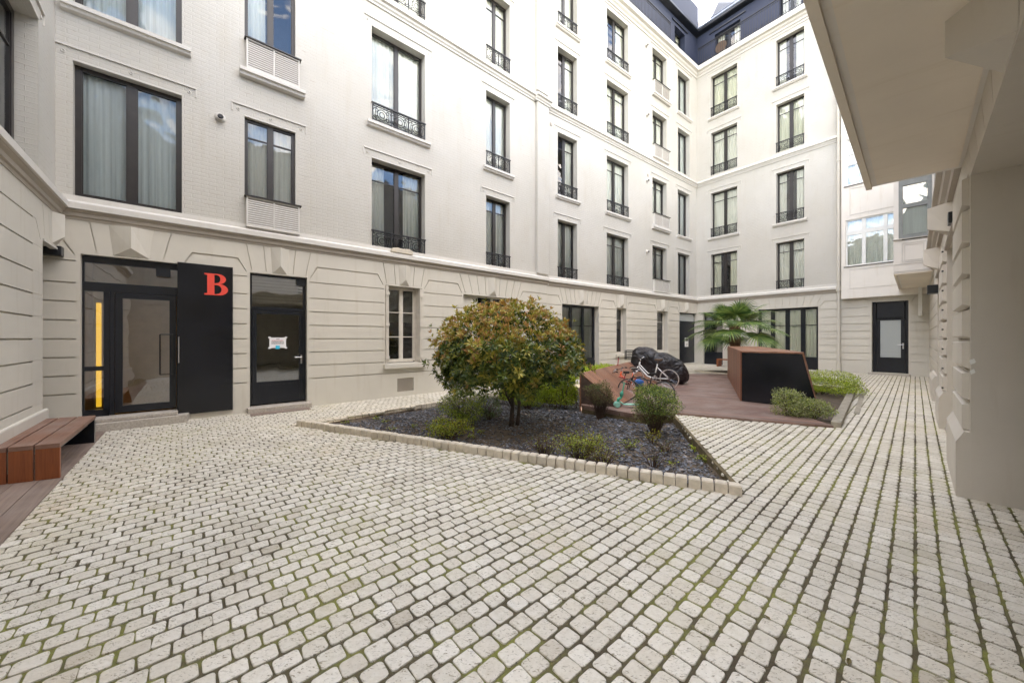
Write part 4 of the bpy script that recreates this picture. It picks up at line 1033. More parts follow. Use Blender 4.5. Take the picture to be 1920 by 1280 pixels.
for (z0, z1, tz) in ((zl0, zl1, (B.z(1585, 441, BD), B.z(1585, 436, BD))), (zu0, zu1, (B.z(1585, 291, BD), B.z(1585, 287, BD))), (zu0+3, zu1+3, (zu1+2.3, zu1+2.36))):
    m = MB(); y = BD+.10; W_ = x1-.1-w0
    m.box(w0, w0+.05, y-.06, y, z0, z1); m.box(x1-.15, x1-.1, y-.06, y, z0, z1); m.box(w0+.05, x1-.15, y-.06, y, z0, z0+.05); m.box(w0+.05, x1-.15, y-.06, y, z1-.05, z1)
    for pa, pb in ((1615.6, 1623), (1656, 1663.7), (1697, 1705)):
        q0, q1 = B.s(pa, BD), B.s(pb, BD)
        m.box(q0, q1, y-.065, y, z0+.05, z1-.05)
    m.box(w0+.05, x1-.15, y-.055, y, tz[0]-.03, tz[1]+.03)
    if z0 == zu0: m.box(w0+.05, x1-.15, y-.055, y, B.z(1585, 312, BD), B.z(1585, 308, BD)+.02)
    wf = m.build('window', 'white_paint', bay, B)
    m = MB(); m.box(w0+.05, x1-.15, y-.03, y-.026, z0+.05, z1-.05); m.build('pane', 'glass', wf, B)
    curtain_mb(w0, x1-.12, z0, z1, y+.06, .012, seed=int(z0*10)).build('curtain', 'curtain', wf, B)
    m = MB(); m.box(w0-.05, x1-.05, BD-.03, BD-.001, z0-.035, z0-.008); m.build('sill', 'frame_dark', wf, B)
    if z0 < 8:
        for (q0, q1) in ((w0+.12, B.s(1672, BD)),):
            m = MB(); pz1 = z0-.14; pz0 = (zb+.38) if z0 == zl0 else zl1+.18
            for d in (0, ):
                for q in ((q0, q1+1.2, pz0, pz0+.014), (q0, q1+1.2, pz1-.014, pz1), (q0, q0+.014, pz0+.014, pz1-.014)): m.box(q[0], q[1], BD-.012, BD-.001, q[2], q[3])
            m.build('panel_moulding', 'white_render', bay, B)
m = MB(); q = x1-.12; m.box(q-.09, q, BD-.08, BD-.001, 2.25, 3.6); m.box(q-.09, q, BD-.001, BD+.20, 2.25, 2.34); m.build('cable_duct', 'white_paint', bay, B)
m = MB(); m.box(x0, x1, -.05, -.001, 12.6, 12.62); m.box(x0, x1, BD, -.001, 12.601, 12.66); m.build('cap', 'white_render', bay, B)
# ================================================================== ground, paving, beds, deck
def P2(v): return (v.x, v.y)
K_L, K_R, K_F = G(556, 798), G(1392, 930), G(1266, 779)
W1, W0 = G(1200, 781), G(1091, 762)
T0, T1 = Vector((1.50, 7.87)), Vector((3.78, 11.66)); wd = (T1-T0).normalized(); wn_ = Vector((wd.y, -wd.x))
E0, E1 = G(586, 790), G(841, 749); ed = (E1-E0).normalized(); E2 = E1+ed*3.6
bed = [P2(K_L), P2(K_R), P2(K_F), P2(W1), P2(W0), (T0.x, T0.y), (T1.x, T1.y), (E2.x+.5, E2.y+.2), P2(E2)]
D1, D2 = G(1563, 802), G(1268, 777); DA, DB_, DC = G(1291, 702), G(1372, 703), G(1473, 770)
deck = [P2(D1), P2(DC), P2(DB_), P2(DA), (T1.x+.2, T1.y+.25), (T0.x, T0.y), P2(W0), P2(W1), P2(D2)]
KB0, KB1 = G(1569, 801), G(1604, 726)
bed2 = [P2(D1), P2(KB0), P2(KB1), (8.65, 12.4), P2(DC)]
palmbed = [(7.65, 15.3), (8.15, 13.75), (10.0, 13.4), (10.1, 15.5)]
holes2 = [bed, bed2, palmbed, [P2(D1+Vector((-.12, .12, 0))), P2(DC+Vector((-.1, .1, 0))), (7.0, 12.2), (4.6, 11.6), (2.75, 8.0), (3.5, 7.2)]]
holes2 = holes2[:3]
def gsheet(mb, outline, holes, dz, step=1.0, zf=gz):
    xs = [p[0] for p in outline]; ys = [p[1] for p in outline]
    vs = []; es = []
    for pl in [outline]+holes:
        b = len(vs); vs += [Vector((p[0], p[1])) for p in pl]; es += [(b+i, b+(i+1) % len(pl)) for i in range(len(pl))]
    x = max(min(xs), -14)
    while x < min(max(xs), 26):
        y = max(min(ys), -8)
        while y < min(max(ys), 30):
            if inpoly(x, y, outline): vs.append(Vector((x+.013*math.sin(y*7), y+.011*math.cos(x*5))))
            y += step
        x += step
    r = delaunay_2d_cdt(vs, es, [], 0, 1e-6); keep = []
    for f in r[2]:
        c = (sum(r[0][i].x for i in f)/3, sum(r[0][i].y for i in f)/3)
        if not inpoly(*c, outline) or any(inpoly(*c, h) for h in holes): continue
        a = (r[0][f[1]]-r[0][f[0]]).cross(r[0][f[2]]-r[0][f[0]]); keep.append(tuple(f) if a > 0 else tuple(f)[::-1])
    mb.add([(p.x, p.y, zf(p.x, p.y)+dz) for p in r[0]], keep); return mb
m = MB(); gsheet(m, [(-140, -140), (140, -140), (140, 140), (-140, 140)], holes2, -.0065)
tag(m.build('ground', 'mossy_joint'), kind='structure')

def fast(name, verts, faces, mats, mi=None, parent=None, smooth=False, loc=None):
    """verts (n,3) world; faces list; origin moved to loc"""
    me = bpy.data.meshes.new(name); v = np.asarray(verts, dtype=np.float64)
    if parent is not None:
        A = np.array(root_matrix(parent).inverted()); v = v @ A[:3, :3].T + A[:3, 3]
    elif loc is not None: v = v-np.array(loc)
    me.from_pydata(v.tolist(), [], faces if isinstance(faces, list) else faces.tolist())
    for q in (mats if isinstance(mats, (list, tuple)) else [mats]): me.materials.append(MATS[q])
    if mi is not None: me.polygons.foreach_set('material_index', np.asarray(mi, dtype=np.int32))
    if smooth: me.polygons.foreach_set('use_smooth', [True]*len(me.polygons))
    me.update(); o = bpy.data.objects.new(name, me); COL.objects.link(o)
    if parent is not None: o.parent = parent
    elif loc is not None: o.location = loc; ROOT[o.name] = Matrix.Translation(loc)
    return o

# paving stones, every one a small rounded block
wallA = lambda x, y: (Vector((x, y))-A1.O).dot(A1.n)
def in_court(x, y):
    p = Vector((x, y))
    if (p-A1.O).dot(A1.n) > .35 and (p-A2.O).dot(A2.n) > .35: return False
    if (p-A1.O).dot(A1.n) > .35 and (p-A1.O).dot(A1.d) < sA1: return False
    if (p-A2.O).dot(A2.n) > .35: return False
    if (p-B.O).dot(B.n) > .3: return False
    if (p-LW.O).dot(LW.n) > (1.4 if (p-LW.O).dot(LW.d) > sD-.1 else -.46): return False
    s_ = (p-RW.O).dot(RW.d); d_ = (p-RW.O).dot(RW.n)
    if d_ > .02 and not (o3[0]-.02 < s_ < o3[1] and d_ < 4.4) : return False
    return True
rg = random.Random(11)
pit, ln = .1085, .1125
SV = []; SF = []
excl = [bed, bed2, deck, palmbed]
ebb = [(min(p[0] for p in h)-.05, max(p[0] for p in h)+.05, min(p[1] for p in h)-.05, max(p[1] for p in h)+.05) for h in excl]
def warp(a, b):
    w = min(1, max(0, (-b-.4)/3.5)); t = a-5.0; sp = .5*(t+math.sqrt(t*t+4.0)) - .19
    return b+w*w*(3-2*w)*.052*max(0, sp)
for j in range(-92, 40):
    ph = (0, .45, .08, .55)[j % 4]*ln+rg.uniform(-.008, .008)
    row = rg.uniform(-.0015, .0015)
    for k in range(-62, 200):
        a = k*ln+ph+rg.uniform(-.0035, .0035); b0 = (j+.5)*pit; b = warp(a, b0)
        x = U.x*a+V.x*b; y = U.y*a+V.y*b
        if y < .1 and (y < -4.5 or abs(x) > 7 or (j+k) % 1): continue
        if y >= .1 and abs(x) > 1.75*y+3.0: continue
        if not in_court(x, y): continue
        if any(q[0] < x < q[1] and q[2] < y < q[3] and inpoly(x, y, h) for h, q in zip(excl, ebb)): continue
        d = math.hypot(x, y)
        big = .5*(rg.random() < .04)
        hl = ln/2-.0032-rg.uniform(0, .0028); hw = pit/2-.0060-rg.uniform(0, .0026)
        hw *= (warp(a, b0+pit/2)-warp(a, b0-pit/2))/pit
        zt_ = gz(x, y)+rg.uniform(-.0022, .0022); tx, ty = rg.uniform(-.012, .012), rg.uniform(-.012, .012); rot = rg.uniform(-.03, .03)
        # heading of the warped row
        sl = (warp(a+.1, b0)-warp(a-.1, b0))/.2; rot += math.atan(sl)
        cu = Vector((U.x*math.cos(rot)+V.x*math.sin(rot), U.y*math.cos(rot)+V.y*math.sin(rot))); cv = Vector((-U.x*math.sin(rot)+V.x*math.cos(rot), -U.y*math.sin(rot)+V.y*math.cos(rot)))
        nc = 1 if y < .5 else 4 if d < 4.5 else (2 if d < 9.5 else 1); r = rg.uniform(.013, .022)
        pts = []
        for (sx, sy) in ((1, 1), (-1, 1), (-1, -1), (1, -1)):
            jx, jy = rg.uniform(-.003, .003), rg.uniform(-.003, .003)
            for q in range(nc):
                w = (math.pi/2)*(q/(nc-1)) if nc > 1 else math.pi/4
                if sx*sy < 0: w = math.pi/2-w
                rr = r if nc > 1 else .004
                pts.append((sx*(hl-rr+rr*math.cos(w))+jx, sy*(hw-rr+rr*math.sin(w))+jy))
        n = len(pts); bb = len(SV)
        for (sc, dz) in ((-.0045, 0), (-.0012, -.0015), (0, -.005), (.001, -.022)):
            for (p, q) in pts:
                l_ = math.hypot(p, q); f = 1+sc/l_; p2, q2 = p*f, q*f
                SV.append((x+cu.x*p2+cv.x*q2, y+cu.y*p2+cv.y*q2, zt_+dz+p2*tx+q2*ty))
        SF.append(tuple(range(bb, bb+n)))
        for lv_ in range(3):
            o_ = bb+lv_*n
            for i in range(n): i2 = (i+1) % n; SF.append((o_+i, o_+n+i, o_+n+i2, o_+i2))
tag(fast('paving', SV, SF, 'travertine'), kind='structure')
print('paving stones verts', len(SV))

# kerbs round the planting beds
def kerb_row(p0, p1, n, w, h0, h1, name, mat, inset=0, jit=.006, gap=.012, seed=1, label=None, zf=gz):
    rg = random.Random(seed); m = MB(); d = (Vector((p1[0], p1[1]))-Vector((p0[0], p0[1]))); Ln = d.length; d.normalize(); q = Vector((-d.y, d.x)); l = Ln/n
    for i in range(n):
        a0, a1 = i*l+gap/2, (i+1)*l-gap/2; j = rg.uniform(-jit, jit); hh = rg.uniform(-.004, .004); P = []
        z = zf(p0[0]+d.x*a0, p0[1]+d.y*a0)
        e = [rg.uniform(-.004, .004) for _ in range(8)]
        for zz_, sh in ((z+h0, 0), (z+h1-.012+hh, 0), (z+h1+hh, .010)):
            for k, (a, b) in enumerate(((a0+sh, inset+j+sh), (a1-sh, inset+j+sh), (a1-sh, inset+w+j-sh), (a0+sh, inset+w+j-sh))):
                P.append((p0[0]+d.x*a+q.x*b+e[k], p0[1]+d.y*a+q.y*b+e[k+4], zz_))
        f = [(0, 3, 2, 1), (8, 9, 10, 11)]
        for b_ in (0, 4):
            f += [(b_+i_, b_+(i_+1) % 4, b_+4+(i_+1) % 4, b_+4+i_) for i_ in range(4)]
        m.add(P, f)
    o = m.build(name, mat); tag(o, kind='structure'); return o
kerb_row(K_L, K_R, 56, .095, -.10, .095, 'kerb', 'kerb_stone', seed=3)
kerb_row(P2(E2), P2(E0-ed*.35), 52, .085, -.10, .012, 'kerb', 'kerb_stone', seed=4)
d_ = ed; q_ = Vector((d_.y, -d_.x, 0)); m = MB(); rg = random.Random(5)
for i in range(26):       # rough concrete footing under that kerb
    a0 = Vector(E0)-ed*.3+ed*(i*.26); a1 = a0+ed*.262; o1_ = rg.uniform(.0, .05); o2_ = rg.uniform(.0, .06); zt1_ = -.06+rg.uniform(-.03, .01)
    pts = [a0, a1, a1+q_*(.06+o1_), a0+q_*(.06+o2_)]
    m.hexa([(p.x, p.y, -.3) for p in pts]+[(p.x, p.y, gz(p.x, p.y)+zt1_) for p in pts])
tag(m.build('kerb_footing', 'concrete'), kind='structure')
def strip(p0, p1, w, z0, z1, name, mat, seg=10, jit=.004, side=1):
    m = MB(); a = Vector((p0[0], p0[1])); b = Vector((p1[0], p1[1])); d = (b-a).normalized(); q = Vector((-d.y, d.x))*side; rg = random.Random(8); P = []
    for i in range(seg+1):
        p = a+(b-a)*(i/seg); j = rg.uniform(-jit, jit); z = gz(p.x, p.y)
        P += [(p.x, p.y, z+z0), (p.x+q.x*w, p.y+q.y*w, z+z0), (p.x+q.x*(w+j), p.y+q.y*(w+j), z+z1+j), (p.x, p.y, z+z1+j*.6)]
    f = [(3, 2, 1, 0), (4*seg, 4*seg+1, 4*seg+2, 4*seg+3)]
    for i in range(seg):
        for k in range(4): f.append((4*i+k, 4*i+(k+1) % 4, 4*i+4+(k+1) % 4, 4*i+4+k))
    m.add(P, f); o = m.build(name, mat); tag(o, kind='structure'); return o
strip(G(1394, 921), K_F, .045, -.30, .012, 'kerb', 'moss_edge', 18, .006)
strip(W0, W1, .10, -.25, .0, 'kerb', 'moss_edge', 8, .008); strip(W1, K_F, .07, -.25, .0, 'kerb', 'moss_edge', 6, .008)
m = MB(); a = Vector(KB0); b = Vector(KB1)+(Vector(KB1)-Vector(KB0)).normalized()*.1; d = (b-a); d.z = 0; d.normalize(); q = Vector((d.y, -d.x, 0))
pts = [a-q*.075, a+q*.055, b+q*.055, b-q*.075]
m.hexa([(p.x, p.y, -.12) for p in pts]+[(p.x, p.y, gz(p.x, p.y)+.085) for p in pts]); tag(m.build('kerb_slab', 'concrete', bevel=.008), kind='structure')
MATS['concrete'].node_tree
pts = [a+d*1.6+q*.14, a+d*1.6+q*.22, b+q*.22, b+q*.14]; m = MB(); m.hexa([(p.x, p.y, -.05) for p in pts]+[(p.x, p.y, gz(p.x, p.y)+.012) for p in pts]); tag(m.build('drain_channel', 'concrete'), kind='structure')
strip((7.65, 15.3), (8.15, 13.75), .10, -.1, .06, 'kerb', 'kerb_stone', 8)
# soil and slate chips
def bedz(x, y):
    f = (Vector((x, y))-Vector(P2(K_L))); kd = (Vector(P2(K_R))-Vector(P2(K_L))).normalized(); t = f.cross(kd)*-1
    t = abs(f.x*kd.y-f.y*kd.x)
    return gz(x, y)-.135+.105*math.exp(-t*1.1)+.014*math.sin(x*3.1+y*1.7)*math.cos(y*2.7-x)
m = MB(); gsheet(m, bed, [], 0, .22, bedz); tag(m.build('soil', 'soil'), kind='structure')
m = MB(); gsheet(m, bed2, [], -.03, .5); tag(m.build('soil', 'soil'), kind='structure')
m = MB(); gsheet(m, palmbed, [], .02, .5); tag(m.build('soil', 'soil'), kind='structure')
rg = random.Random(21); FV = []; FF = []
bx = (min(p[0] for p in bed), max(p[0] for p in bed), min(p[1] for p in bed), max(p[1] for p in bed)); cnt = 0
kd = (Vector(P2(K_R))-Vector(P2(K_L))).normalized()
while cnt < 15000:
    x, y = rg.uniform(bx[0], bx[1]), rg.uniform(bx[2], min(bx[3], 10.0))
    if not inpoly(x, y, bed): continue
    # the chips thin out over the bare soil round the tree and along the front left
    dn = 1-.80*math.exp(-((x+.25)**2/1.6+(y-5.9)**2/.55))
    if rg.random() > dn: continue
    cnt += 1
    s = rg.uniform(.012, .034)*(1 if y < 7 else 1.2); n = rg.choice((4, 5, 5, 6)); w0_ = rg.uniform(0, 6.28); asp = rg.uniform(.45, .8)
    nrm = Vector((rg.gauss(0, .28), rg.gauss(0, .28), 1)).normalized(); t = nrm.cross(Vector((math.cos(w0_), math.sin(w0_), 0))).normalized(); b_ = nrm.cross(t)
    c = Vector((x, y, bedz(x, y)+rg.uniform(.002, .018))); bb = len(FV); th = rg.uniform(.002, .005)
    rr = [rg.uniform(.7, 1.1)*s for _ in range(n)]
    for dz in (th, -th):
        for i in range(n):
            w = 6.283*i/n; FV.append(tuple(c+t*math.cos(w)*rr[i]+b_*math.sin(w)*rr[i]*asp+nrm*dz))
    FF.append(tuple(range(bb, bb+n)))
    for i in range(n): FF.append((bb+i, bb+n+i, bb+n+(i+1) % n, bb+(i+1) % n))
o = fast('slate_gravel', FV, FF, 'slate_chips'); tag(o, 'dark slate chips covering the triangular planting bed', 'gravel', kind='stuff')

# deck boards
def clip(poly, n, c, keep=1):     # keep points with n.p*keep <= c*keep
    out = []; N = len(poly)
    for i in range(N):
        p, q = poly[i], poly[(i+1) % N]; dp = (n.x*p[0]+n.y*p[1]-c)*keep; dq = (n.x*q[0]+n.y*q[1]-c)*keep
        if dp <= 0: out.append(p)
        if (dp < 0 < dq) or (dq < 0 < dp): t = dp/(dp-dq); out.append((p[0]+(q[0]-p[0])*t, p[1]+(q[1]-p[1])*t))
    return out
def boards(mb, poly, d, w, gap, z0, z1, zf=gz, org=None):
    d = Vector((d[0], d[1])).normalized(); n = Vector((-d.y, d.x)); cs = [n.x*p[0]+n.y*p[1] for p in poly]; c = (min(cs) if org is None else org)
    while c < min(cs): c += w
    while c-w > min(cs): c -= w
    while c < max(cs):
        pl = clip(clip(poly, n, c+gap/2, -1), n, c+w-gap/2, 1)
        if len(pl) >= 3:
            ar = sum(pl[i][0]*pl[(i+1) % len(pl)][1]-pl[(i+1) % len(pl)][0]*pl[i][1] for i in range(len(pl)))
            if abs(ar) > 1e-4:
                if ar < 0: pl = pl[::-1]
                k = len(pl); v = [(p[0], p[1], zf(*p)+z0) for p in pl]+[(p[0], p[1], zf(*p)+z1) for p in pl]
                mb.add(v, [tuple(range(k-1, -1, -1)), tuple(range(k, 2*k))]+[(i, (i+1) % k, k+(i+1) % k, k+i) for i in range(k)])
        c += w
def build_boards(poly, d, w, gap, z0, z1, name, mat, parent=None, bevel=0):
    """boards laid along d: mesh kept in a frame turned along d so the grain runs with them"""
    d = Vector((d[0], d[1])).normalized(); F = Frame((0, 0), d); Mi = F.M.inverted()
    m = MB(); boards(m, poly, d, w, gap, z0, z1); m.v = [tuple(Mi @ Vector(p)) for p in m.v]
    return m.build(name, mat, parent, F, bevel=bevel)
dd_ = (G(1563, 802)-G(1340, 782))
o = build_boards(deck, (dd_.x, dd_.y), .145, .007, -.05, .035, 'deck', 'deck_wood'); tag(o, 'reddish brown timber deck between the planting bed and the dark enclosure', 'deck')
# timber strip along the left wall, and the two door mats of boards
lp = [LW.O+LW.d*(-7.5)+LW.n*(-.06), LW.O+LW.d*(-7.5)+LW.n*(-.545), Vector(P2(G(180, 829.5))), Vector(P2(G(204, 803.5))), LW.O+LW.d*(-.45)+LW.n*(-.25), LW.O+LW.d*(-.45)+LW.n*(-.06)]
o = build_boards([P2(p) for p in lp], LW.d, .166, .006, -.03, .012, 'timber_strip', 'strip_wood'); tag(o, 'weathered grooved boards laid in the paving under the long bench', 'boards')
lp = [G(200, 808.5), G(336, 789), G(336, 786.5)+Vector((0, .03, 0)), G(178, 805)]
o = build_boards([P2(p) for p in lp], A1.d, .30, .006, -.03, .010, 'threshold_strip', 'strip_wood'); tag(o, 'worn brown threshold strip in the paving before the lettered entrance', 'threshold')
lp = [G(470, 780.5), G(583, 767), G(574, 761), G(468, 772)]
o = build_boards([P2(p) for p in lp], A1.d, .30, .006, -.03, .010, 'threshold_strip', 'strip_wood'); tag(o, 'worn brown threshold strip before the narrower black door with the notice', 'threshold')

# ================================================================== benches, wedge and enclosure
NR, NL, FR, FL = Vector((-4.66, 3.76)), Vector((-5.145, 3.517)), Vector((-5.83, 5.11)), Vector((-6.32, 4.88))
bn = thing('bench', 'long low reddish timber bench against the left wall, boards folding down to the ground', 'bench', TR(NR.x, NR.y, 0, math.atan2((FR-NR).y, (FR-NR).x)))
BFm = Frame(NR, FR-NR); Mi = BFm.M.inverted()
def loc2(p, z): return tuple(Mi @ Vector((p.x, p.y, z)))
top = .372; th = .045
for k in range(3):
    g = .012; f0 = k/3+(g if k else 0); f1 = (k+1)/3-(g if k < 2 else 0)
    a0, a1 = NR.lerp(NL, f0), NR.lerp(NL, f1); b0, b1 = FR.lerp(FL, f0), FR.lerp(FL, f1)
    m = MB(); m.hexa([loc2(a1, top-th), loc2(a0, top-th), loc2(b0, top-th), loc2(b1, top-th), loc2(a1, top), loc2(a0, top), loc2(b0, top), loc2(b1, top)]); m.build('seat_board', 'bench_top_wood', bn, BFm, bevel=.004)
    e = (FR-NR).normalized()*.045; o_ = (FR-NR).normalized()*.0
    m = MB(); m.hexa([loc2(a1, .012), loc2(a0, .012), loc2(a0+e, .012), loc2(a1+e, .012), loc2(a1, top-th-.001), loc2(a0, top-th-.001), loc2(a0+e, top-th-.001), loc2(a1+e, top-th-.001)]); m.build('end_board', 'bench_side_wood', bn, BFm, bevel=.003, uvflip=True)
e = (FR-NR).normalized()
m = MB(); c0, c1 = FR-e*.10, FL-e*.10; m.hexa([loc2(c1, .012), loc2(c0, .012), loc2(c0+e*.07, .012), loc2(c1+e*.07, .012), loc2(c1, top-th-.001), loc2(c0, top-th-.001), loc2(c0+e*.07, top-th-.001), loc2(c1+e*.07, top-th-.001)]); m.build('leg', 'frame_black', bn, BFm)
m = MB(); c0, c1 = NR.lerp(NL, .12)+e*.05, NR.lerp(NL, .88)+e*.05
for t in (.12, .84):
    p, q = NR.lerp(NL, t), FR.lerp(FL, t); m.hexa([loc2(p+(q-p)*.05+(NL-NR)*.05, top-.12), loc2(p+(q-p)*.05, top-.12), loc2(q-(q-p)*.06, top-.12), loc2(q-(q-p)*.06+(NL-NR)*.05, top-.12), loc2(p+(q-p)*.05+(NL-NR)*.05, top-th-.001), loc2(p+(q-p)*.05, top-th-.001), loc2(q-(q-p)*.06, top-th-.001), loc2(q-(q-p)*.06+(NL-NR)*.05, top-th-.001)])
m.build('rail', 'frame_black', bn, BFm)
# small bench at the end facade
sb0 = B.s(1347, -.75); bb_ = thing('bench', 'small dark timber bench by the end facade, half hidden behind the palm enclosure', 'bench', B.M @ Matrix.Translation((sb0, -.75, .08)))
m = MB()
for k in range(3): m.box(sb0, sb0+1.7, -.95+k*.14, -.95+k*.14+.13, .40, .45)
m.build('seat', 'bench_side_wood', bb_, B)
for x in (sb0, sb0+1.64): m = MB(); m.box(x, x+.06, -.95, -.54, .08, .399); m.build('leg', 'bench_side_wood', bb_, B)
# sloping timber lounger wedge along the bed
wF = Frame(T0, wd); wg = thing('timber_wedge', 'sloping slatted timber lounger wedge beside the bicycles, at the edge of the bed', 'lounger', TR(T0.x, T0.y, 0, math.atan2(wd.y, wd.x)))
Lw = (T1-T0).length; n = int(Lw/.095); H_ = .70; Wd = .80
m = MB()
for i in range(n):
    a0 = i*Lw/n+.008; a1 = (i+1)*Lw/n-.008; zl = .05
    m.hexa([(a0, -Wd, zl), (a1, -Wd, zl), (a1, -.0, H_-.03), (a0, -.0, H_-.03), (a0, -Wd-.01, zl+.03), (a1, -Wd-.01, zl+.03), (a1, .015, H_), (a0, .015, H_)])
m.build('slats', 'ipe_wood', wg, wF, uvflip=True)
m = MB(); m.box(.0, Lw, .0151, .045, -.2, H_-.005); m.build('back_board', 'ipe_wood', wg, wF)
m = MB(); m.prism([(-Wd+.05, .04), (.012, .04), (.012, H_-.035)], .004, .03, 'x'); m.build('end_panel', 'timber_dark_old', wg, wF); m = MB(); m.prism([(-Wd+.05, .04), (.012, .04), (.012, H_-.035)], Lw-.03, Lw-.004, 'x'); m.build('end_panel', 'timber_dark_old', wg, wF)
m = MB(); m.prism([(-Wd+.06, .035), (.010, .035), (.010, H_-.045)], .05, Lw-.05, 'x'); m.build('core', 'room_dark', wg, wF)
# enclosure of timber with a black front
eBL, eBR, eTR = Vector((5.12, 8.12)), Vector((5.98, 7.14)), Vector((5.82, 7.32)); eKL, eKR, eKRt = Vector((7.70, 12.98)), Vector((8.75, 12.35)), Vector((8.45, 12.6))
en = thing('timber_enclosure', 'faceted reddish timber enclosure with a large black front panel and slanting side, on the deck', 'enclosure', TR(eBL.x, eBL.y, .035))
EFm = Frame(eBL, eKL-eBL); Mi = EFm.M.inverted()
zb_ = .045; zt_ = 1.165
def lq(p, z): return tuple(Mi @ Vector((p.x, p.y, z)))
def panel(pts, th, name, mat, n=0, gap=.006, uvf=False, bevel=0):
    """pts: 4 3-D corners A,B,C,D (A-B bottom/one side, D-C opposite); planks split along A->B"""
    A_, B_, C_, D_ = [Vector(p) for p in pts]; nr = (B_-A_).cross(D_-A_).normalized()*th; m = MB(); k = max(1, n)
    for i in range(k):
        f0, f1 = i/k, (i+1)/k; g = gap/((B_-A_).length) if n else 0
        a, b = A_.lerp(B_, f0+g/2), A_.lerp(B_, f1-g/2); d, c = D_.lerp(C_, f0+g/2), D_.lerp(C_, f1-g/2)
        m.hexa([a-nr, b-nr, b, a, d-nr, c-nr, c, d])
    return m.build(name, mat, en, EFm, uvflip=uvf, bevel=bevel)
side = panel([lq(eBL, zb_), lq(eKL, zb_+.04), lq(eKL, zt_), lq(eBL, zt_)], .03, 'side_boards', 'rust_wood', 44, .007, True)
topb = panel([lq(eBL, zt_+.001), lq(eTR, zt_+.001), lq(eKRt, zt_+.001), lq(eKL, zt_+.001)], .03, 'top_boards', 'ipe_wood', 8, .006)
fr_ = panel([lq(eBR+Vector((.02, -.0)), zb_), lq(eBL, zb_), lq(eBL, zt_-.035), lq(eTR+Vector((.0, 0)), zt_-.035)][::1], .02, 'front_panel', 'panel_black')
panel([lq(eKR, zb_), lq(eBR, zb_), lq(eTR, zt_), lq(eKRt, zt_)], .03, 'slanted_boards', 'ipe_wood', 10, .006)
panel([lq(eKL, zb_+.04), lq(eKR, zb_+.04), lq(eKRt, zt_), lq(eKL, zt_)], .03, 'rear_boards', 'rust_wood', 8)
for (px, py) in ((1368, 658), (1373, 661), (1379.5, 664), (1385, 668), (1390, 671)):
    f = Frame(eBL, eKL-eBL); s_ = f.s(px, 0); z_ = f.z(px, py, 0); m = MB(); m.box(s_-.02, s_+.02, .034 if False else .0015, .006, z_-.035, z_+.035)
    m = MB(); m.box(s_-.03, s_+.03, -.045, -.036 if False else -.0315, z_-.035, z_+.035); m.build('number_plate', 'paper', en, EFm)
# ================================================================== plants
def leaves(P, D, N, Ln, Wd, bend=.15):
    """P base, D direction, N face normal (n,3); returns verts (n*5) and faces: a folded leaf of four triangles"""
    D = D/np.linalg.norm(D, axis=1, keepdims=True); S = np.cross(D, N); S /= np.maximum(1e-6, np.linalg.norm(S, axis=1, keepdims=True)); Nn = np.cross(S, D)
    Ln = Ln[:, None]; Wd = Wd[:, None]
    b = P; t = P+D*Ln-Nn*Ln*bend; c = P+D*Ln*.5+Nn*Ln*.03; l = P+D*Ln*.55+S*Wd*.5+Nn*Ln*.09; r = P+D*Ln*.55-S*Wd*.5+Nn*Ln*.09
    n = len(P); V = np.stack([b, r, t, l, c], 1).reshape(-1, 3); i = np.arange(n)[:, None]*5
    F_ = np.concatenate([i+np.array([[0, 1, 4]]), i+np.array([[1, 2, 4]]), i+np.array([[2, 3, 4]]), i+np.array([[3, 0, 4]])], 1).reshape(-1, 3)
    return V, F_
def rdirs(rs, n):
    v = rs.normal(size=(n, 3)); return v/np.linalg.norm(v, axis=1, keepdims=True)

def lump(d, ph):
    return (np.sin(d[:, 0]*3.1+ph)*np.cos(d[:, 1]*2.7+ph*1.3)+np.sin(d[:, 2]*4.3+d[:, 0]*2+ph*.7)+.6*np.sin(d[:, 0]*7+d[:, 1]*6+ph))/2.6

